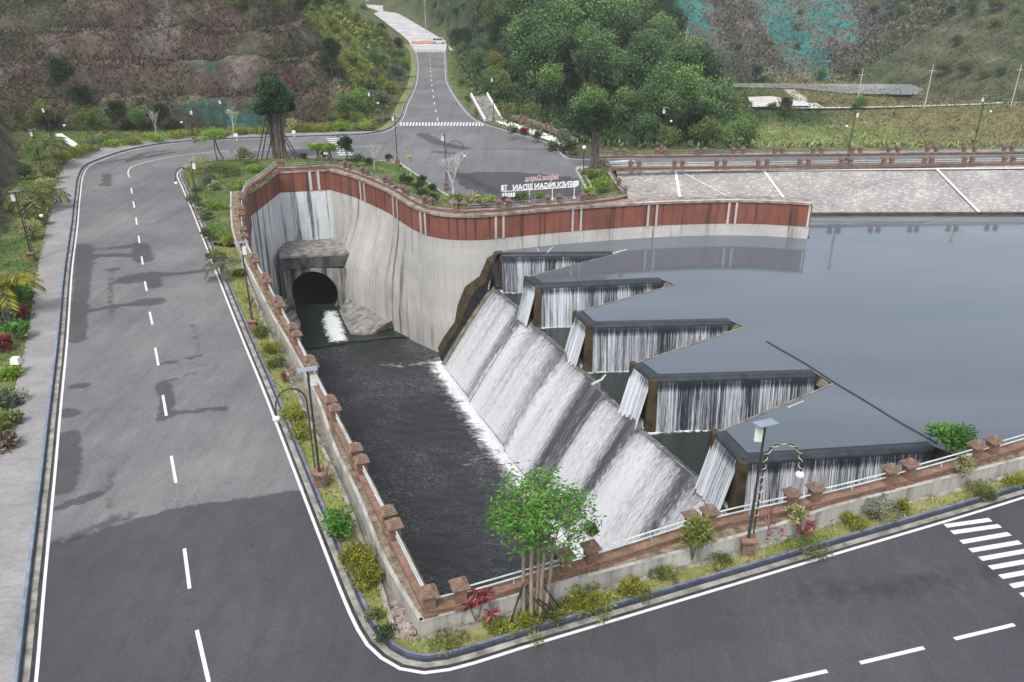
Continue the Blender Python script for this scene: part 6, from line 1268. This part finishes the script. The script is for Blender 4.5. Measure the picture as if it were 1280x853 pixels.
    B(434, 203, .15, 1.0, 3.6, 'leaf_dark', 1500, .25, .1, 'dark cone shaped conifer at the garden edge', name='conifer', cat='tree', nclump=20)
    for px, py, w, m, lab in [(592, 259, 2.0, 'leaf_pale', 'mixed pale shrubs in the long planter at the garden point'), (572, 256, 1.4, 'leaf_olive', 'olive shrubs in the planter left of the mixed pale ones'), (605, 256, 1.0, 'leaf_pale', 'pale tuft at the planter edge'), (612, 252, 1.0, 'leaf_bright', 'bright green bush behind the planter'), (601, 253, 1.2, 'leaf_bright', 'bright rounded bush at the plaza edge'), (645, 250, 1.0, 'leaf_olive', 'dull bush behind the brick fence under the sign'), (655, 251, 1.0, 'leaf_olive', 'dull green bush right of the first sign post'), (677, 250, 1.0, 'leaf_bright', 'green bush below the sign middle'), (632, 253, .9, 'leaf_red', 'reddish shrub at the left end of the sign'), (752, 240, 2.0, 'leaf_bright', 'bright green mound in the small triangular garden'), (735, 246, 1.3, 'leaf_bright', 'bright green bush at the right end of the sign'), (738, 222, 1.4, 'leaf_olive', 'olive bushes below the thick tree'), (750, 224, 1.3, 'leaf_olive', 'brownish bushes right below the thick tree'), (752, 232, 1.2, 'leaf_greyish', 'grey leafed shrub in the triangular garden'), (756, 206, 1.0, 'leaf_pale', 'pale yellow shrub beside the thick trunk')]:
        B(px, py + 2, .15, w * .75, w * .8, m, int(500 * w), .2, .09, lab)
    baretree(568, 252, .17, 6.2, 'bare white branching tree at the garden point beside a lamp', depth=5, spread=.62, r0=.12); baretree(514, 223, .17, 3.4, 'thin bare tree with a few pale leaves at the kerb', leafy=120, depth=3, spread=.35); baretree(468, 212, .17, 4.0, 'bare whitish tree by the dark ball shrubs', depth=4, spread=.45); baretree(196, 174, .15, 5.2, 'leafless pale fan shaped tree on the left lawn', depth=4, spread=.35); baretree(292, 172, .12, 5.0, 'thin leafless tree against the blue-green net', depth=4, spread=.4, leafy=150); baretree(566, 262, .25, 1.5, 'small dry branch at the foot of the bare white tree', depth=3)
    # verge, left
    B(118, 180, .15, 3.0, 5.2, 'leaf_olive', 6500, .22, .09, 'round yellow-green tree on the left lawn', name='round_tree', cat='tree', nclump=50, clump_r=.3)
    palm(10, 395, .12, 2.0, 12, 2.6, 'leaf_yellow', 'yellow palm at the left edge of the pavement', .05); palm(48, 262, .12, 1.2, 14, 3.2, 'leaf_olive', 'wide olive palm further up the left verge', .0); palm(70, 212, .12, 2.6, 14, 2.4, 'leaf_olive', 'palm beside the white gooseneck lamp', .0); palm(178, 172, .12, .3, 8, 1.0, 'leaf_olive', 'tiny palm on the lawn behind the bend')
    for px, py, R, H, m, lab in [(24, 385, 1.0, 1.6, 'leaf_near', 'green shrub in front of the yellow palm'), (30, 372, .8, 1.2, 'leaf_near', 'second green shrub by the pavement edge above the red one'), (22, 400, .9, 1.0, 'leaf_red', 'dark red shrub between two green ones on the left'), (24, 425, .9, 1.2, 'leaf_near', 'green shrub below the dark red one'), (6, 438, .6, .9, 'leaf_red', 'pink flowered shrub at the picture edge'), (4, 410, .8, 1.6, 'leaf_greyish', 'pale stemmed shrub at the left edge'), (10, 470, .9, .4, 'leaf_bright', 'low bright plants by the white lamp globe'), (8, 505, .9, .5, 'leaf_greyish', 'pale green low shrub near the pavement'), (6, 535, .8, .6, 'leaf_olive', 'dry twiggy shrub at the lower left edge'), (3, 560, .9, .5, 'leaf_brown', 'brownish shrub at the lower left edge'),
        (40, 300, 1.2, 1.7, 'leaf_pale', 'pale hanging shrub beside the left lamp'), (48, 283, 1.1, 1.4, 'leaf_olive', 'olive shrub between lamp and palm'), (55, 258, 1.0, 1.0, 'leaf_greyish', 'grey shrub below the wide olive palm'), (60, 240, 1.2, 1.6, 'leaf_pale', 'yellowish mixed shrub above the wide palm'), (66, 225, 1.2, 1.5, 'leaf_olive', 'dense olive shrub near the short lamp'), (80, 205, 1.8, 1.6, 'leaf_yellow', 'yellow hedge along the pavement bend, left piece'), (95, 198, 1.8, 1.5, 'leaf_yellow', 'yellow hedge along the pavement bend, middle piece'), (108, 193, 1.3, 1.3, 'leaf_yellow', 'yellow hedge along the pavement bend, right piece'), (140, 184, 1.6, .7, 'leaf_bright', 'bright low shrubs right of the red barrels'), (165, 181, 1.8, .7, 'leaf_yellow', 'yellow low shrubs below the leafless fan tree'), (195, 177, 2.0, .8, 'leaf_bright', 'bright shrubs around the leafless fan tree'), (225, 173, 1.8, .8, 'leaf_yellow', 'yellow shrubs left of the two box lamp'), (250, 170, 1.6, .8, 'leaf_olive', 'olive shrubs behind the two box lamp'), (35, 225, 1.5, 1.6, 'leaf_forest', 'green shrub below the bare bank'), (45, 200, 1.8, 2.2, 'leaf_forest', 'dark green shrub beside the short lamp'), (30, 255, 1.4, 1.3, 'leaf_forest', 'green shrub on the slope behind the wide palm'),
        (400, 164, 2.4, .9, 'leaf_yellow', 'yellow hedge at the foot of the grey cliff, right piece'), (380, 164, 2.2, .9, 'leaf_olive', 'olive hedge at the foot of the grey cliff'), (425, 163, 2.0, 1.2, 'leaf_bright', 'bright hedge near the green slope'), (366, 166, .9, 2.2, 'leaf_pale', 'pale topped small palm like shrub by the cliff'), (455, 163, 2.0, 1.3, 'leaf_bright', 'bright shrubs at the corner under the green slope'), (330, 168, 2.0, .7, 'leaf_yellow', 'yellow shrubs behind the stilt tree'), (300, 168, 2.0, .7, 'leaf_yellow', 'yellow shrubs in front of the blue-green net'),
        (600, 146, 1.4, 1.2, 'leaf_yellow', 'yellow shrub beside the steps'), (586, 128, 1.2, 1.1, 'leaf_olive', 'olive shrub above the yellow one by the climbing road'), (577, 108, 1.2, 1.5, 'leaf_olive', 'shrub higher up on the right shoulder'), (672, 178, .7, 1.6, 'leaf_brown', 'brown conical shrub on the footpath verge'), (690, 186, 1.0, 1.0, 'leaf_olive', 'low shrub at the end of the footpath verge'), (705, 186, 1.4, 2.4, 'leaf_greyish', 'tall mixed shrub behind the motorcycles'), (712, 193, 1.0, 1.8, 'leaf_dark', 'dark shrub at the corner kerb'), (640, 165, .9, .7, 'leaf_olive', 'low shrub near the footpath start'), (655, 168, .9, .9, 'leaf_red', 'reddish shrub beside the footpath')]:
        B(px, py, .12, R, H, m, int(450 + 450 * R), .22, .09, lab)
    for px, py, lab in ((272, 203, 'flat topped bright umbrella tree left of the stilt tree'), (398, 204, 'flat topped bright small tree right of the stilt tree'), (413, 204, 'smaller flat topped bright tree by the ribbed crossing')):
        r = empty('umbrella_tree', at(px, py, .17), label=lab, cat='tree', group='flat topped bright trees'); s = 1.0 if px < 300 else .55; mb = MB(); mb.tube([(.9 * s, 0, 0), (.3 * s, 0, 1.4 * s), (0, 0, 3.0 * s)], [.12, .1, .06], 6, False); mb.tube([(0, 0, .2), (-.1, 0, 1.6 * s), (0, 0, 2.9 * s)], [.08, .06, .05], 6, False); mb.build('trunk', M['barkdark'], r, rel=False); C, D, t = crown_pts((0, 0, 3.3 * s), (2.0 * s, 1.7 * s, .5 * s), 16, 1500, .45, .3, -.1); leaves('crown', C, D, .26, .1, t, M['leaf_bright'], r)
    for px, py, H, lab in ((637, 176, 4.5, 'slender pale trunk tree on the footpath verge, left of two'), (663, 180, 5.0, 'slender leafy tree on the footpath verge, right of two')):
        r = empty('slender_tree', at(px, py, .15), label=lab, cat='tree', group='slender trees on the footpath verge'); mb = MB(); ends = []; skel(mb, (0, 0, 0), (0, 0, 1), H * .5, .07, 2, ends, .4, .4, 3); mb.build('trunk', M['bark'], r, rel=False); C, D, t = crown_pts((0, 0, H * .85), (1.5, 1.5, 1.5), 14, 900, .4, .4, .1); leaves('crown', C, D, .25, .1, t, M['leaf_olive'], r)
    # small objects in the lawn
    r = empty('barrel', at(115, 190, .15), label='red-brown barrels with a white post by the left pavement bend', cat='barrel'); 
    mb = MB(); mb.tube([(0, 0, 0), (0, 0, .45), (0, 0, .9)], [.4, .46, .4], 12); mb.build('drum', M['cap'], r, rel=False); mb = MB(); mb.tube([(0, 0, .9), (0, 0, .95)], .36, 12); mb.build('lid', M['pole'], r, rel=False)
    c = copy_tree(r, loc=at(121, 189, .15), label='red-brown barrel at the right of its pair by the left pavement bend'); r['label'] = 'red-brown barrel at the left of its pair by the left pavement bend'; r['group'] = c['group'] = 'barrels by the left pavement bend'
    for px, py, lab in ((75, 180, 'white slanted concrete channel below the round tree'),):
        mb = MB(); a, b_ = at(75, 176, .1), at(100, 187, .1); mb.beam((a[0], a[1], .9), (b_[0], b_[1], .2), .8, .25); o = mb.build('concrete_channel', M['white']); tag(o, lab, 'channel')
    for px, py, lab in ((296, 176, 'small white litter bin by the pavement under the net'), (368, 172, 'white post box shape by the cliff foot'), (24, 466, 'white lamp globe on a low stand by the left pavement'), (408, 199, 'small white kiosk box by the garden road edge')):
        mb = MB(); x, y, z = at(px, py, .15); mb.tube([(x, y, z), (x, y, z + .6)], .05, 6); mb.box((x, y, z + .75), (.5, .4, .35), taper=.8); o = mb.build('white_box', M['white']); tag(o, lab, 'box')
    # garden light post
    x, y, z = at(729, 219, .17); r = empty('garden_light', (x, y, z), label='small black garden light with a round white globe at the triangular garden tip', cat='lamp'); mb = MB(); mb.box((0, 0, .25), (.5, .5, .5), taper=.6); mb.tube([(0, 0, .4), (0, 0, 2.9)], .06, 6); mb.build('post', M['pole'], r, rel=False); mb = MB(); mb.ball((0, 0, 3.05), .22, 10, 8); mb.build('globe', M['globe'], r, rel=False)
    x, y, z = at(487, 203, .17)
# ================================================================== LIGHT, CAMERA
def mk_light():
    w = bpy.data.worlds.new('World'); SC.world = w; w.use_nodes = True; nt = w.node_tree; nt.nodes.clear(); out = nt.nodes.new('ShaderNodeOutputWorld'); bg = nt.nodes.new('ShaderNodeBackground'); sky = nt.nodes.new('ShaderNodeTexSky'); sky.sky_type = 'NISHITA'; sky.sun_disc = False
    el, rot = math.radians(58), math.radians(200); sky.sun_elevation = el; sky.sun_rotation = rot; sky.air_density = 1.0; sky.dust_density = 3.0; sky.ozone_density = 1.0
    hs = nt.nodes.new('ShaderNodeHueSaturation'); hs.inputs['Saturation'].default_value = .42; hs.inputs['Value'].default_value = 1.0; nt.links.new(sky.outputs[0], hs.inputs['Color']); nt.links.new(hs.outputs[0], bg.inputs[0]); bg.inputs[1].default_value = SKY; nt.links.new(bg.outputs[0], out.inputs[0])
    l = bpy.data.lights.new('sun', 'SUN'); l.energy = 1.45; l.angle = math.radians(13); l.color = (1, .965, .92); o = bpy.data.objects.new('sun', l); COL.objects.link(o)
    d = Vector((math.sin(rot) * math.cos(el), math.cos(rot) * math.cos(el), math.sin(el))); o.rotation_euler = (-d).to_track_quat('-Z', 'Y').to_euler(); o.location = (0, 0, 80)
    cam = bpy.data.cameras.new('camera'); cam.lens = 28; cam.sensor_width = 36; cam.clip_end = 3000; cam.clip_start = .5; co = bpy.data.objects.new('camera', cam); COL.objects.link(co); co.location = (0, 0, CAMZ); co.rotation_euler = (PI / 2 - PITCH, 0, 0); SC.camera = co
    vs = SC.view_settings; vs.view_transform = 'Standard'; vs.look = 'None'; vs.exposure = EXPO; vs.gamma = 1
    SC.cycles.max_bounces = 6; SC.cycles.diffuse_bounces = 3; SC.cycles.glossy_bounces = 3; SC.cycles.transmission_bounces = 2; SC.cycles.volume_bounces = 1; SC.cycles.use_denoising = True
def mk_haze():
    mb = MB(); mb.box((60, 400, 35), (1400, 1300, 180)); o = mb.build('haze', None); o['kind'] = 'stuff'; m = bpy.data.materials.new('haze'); m.use_nodes = True; nt = m.node_tree; nt.nodes.clear(); out = nt.nodes.new('ShaderNodeOutputMaterial'); v = nt.nodes.new('ShaderNodeVolumePrincipled'); v.inputs['Color'].default_value = (.85, .9, .95, 1); v.inputs['Density'].default_value = HAZE; v.inputs['Anisotropy'].default_value = .2; nt.links.new(v.outputs[0], out.inputs['Volume']); o.data.materials.append(m)
SKY, EXPO, HAZE = .145, .76, .0003
mk_masks(); mk_ground(); mk_roads(); mk_markings(); PE = mk_kerbs(); mk_basin(); cx = mk_portal(); mk_apron(cx); mk_waters(); mk_weir(); mk_chute(); mk_embankment()
platform(); mk_fences(); mk_strips(PE); mk_lamps(); mk_sign(); mk_vehicles(); mk_foretree(); mk_banyan(); mk_plants(); mk_forest(); mk_undergrowth(); mk_light()
if HAZE > 0: mk_haze()
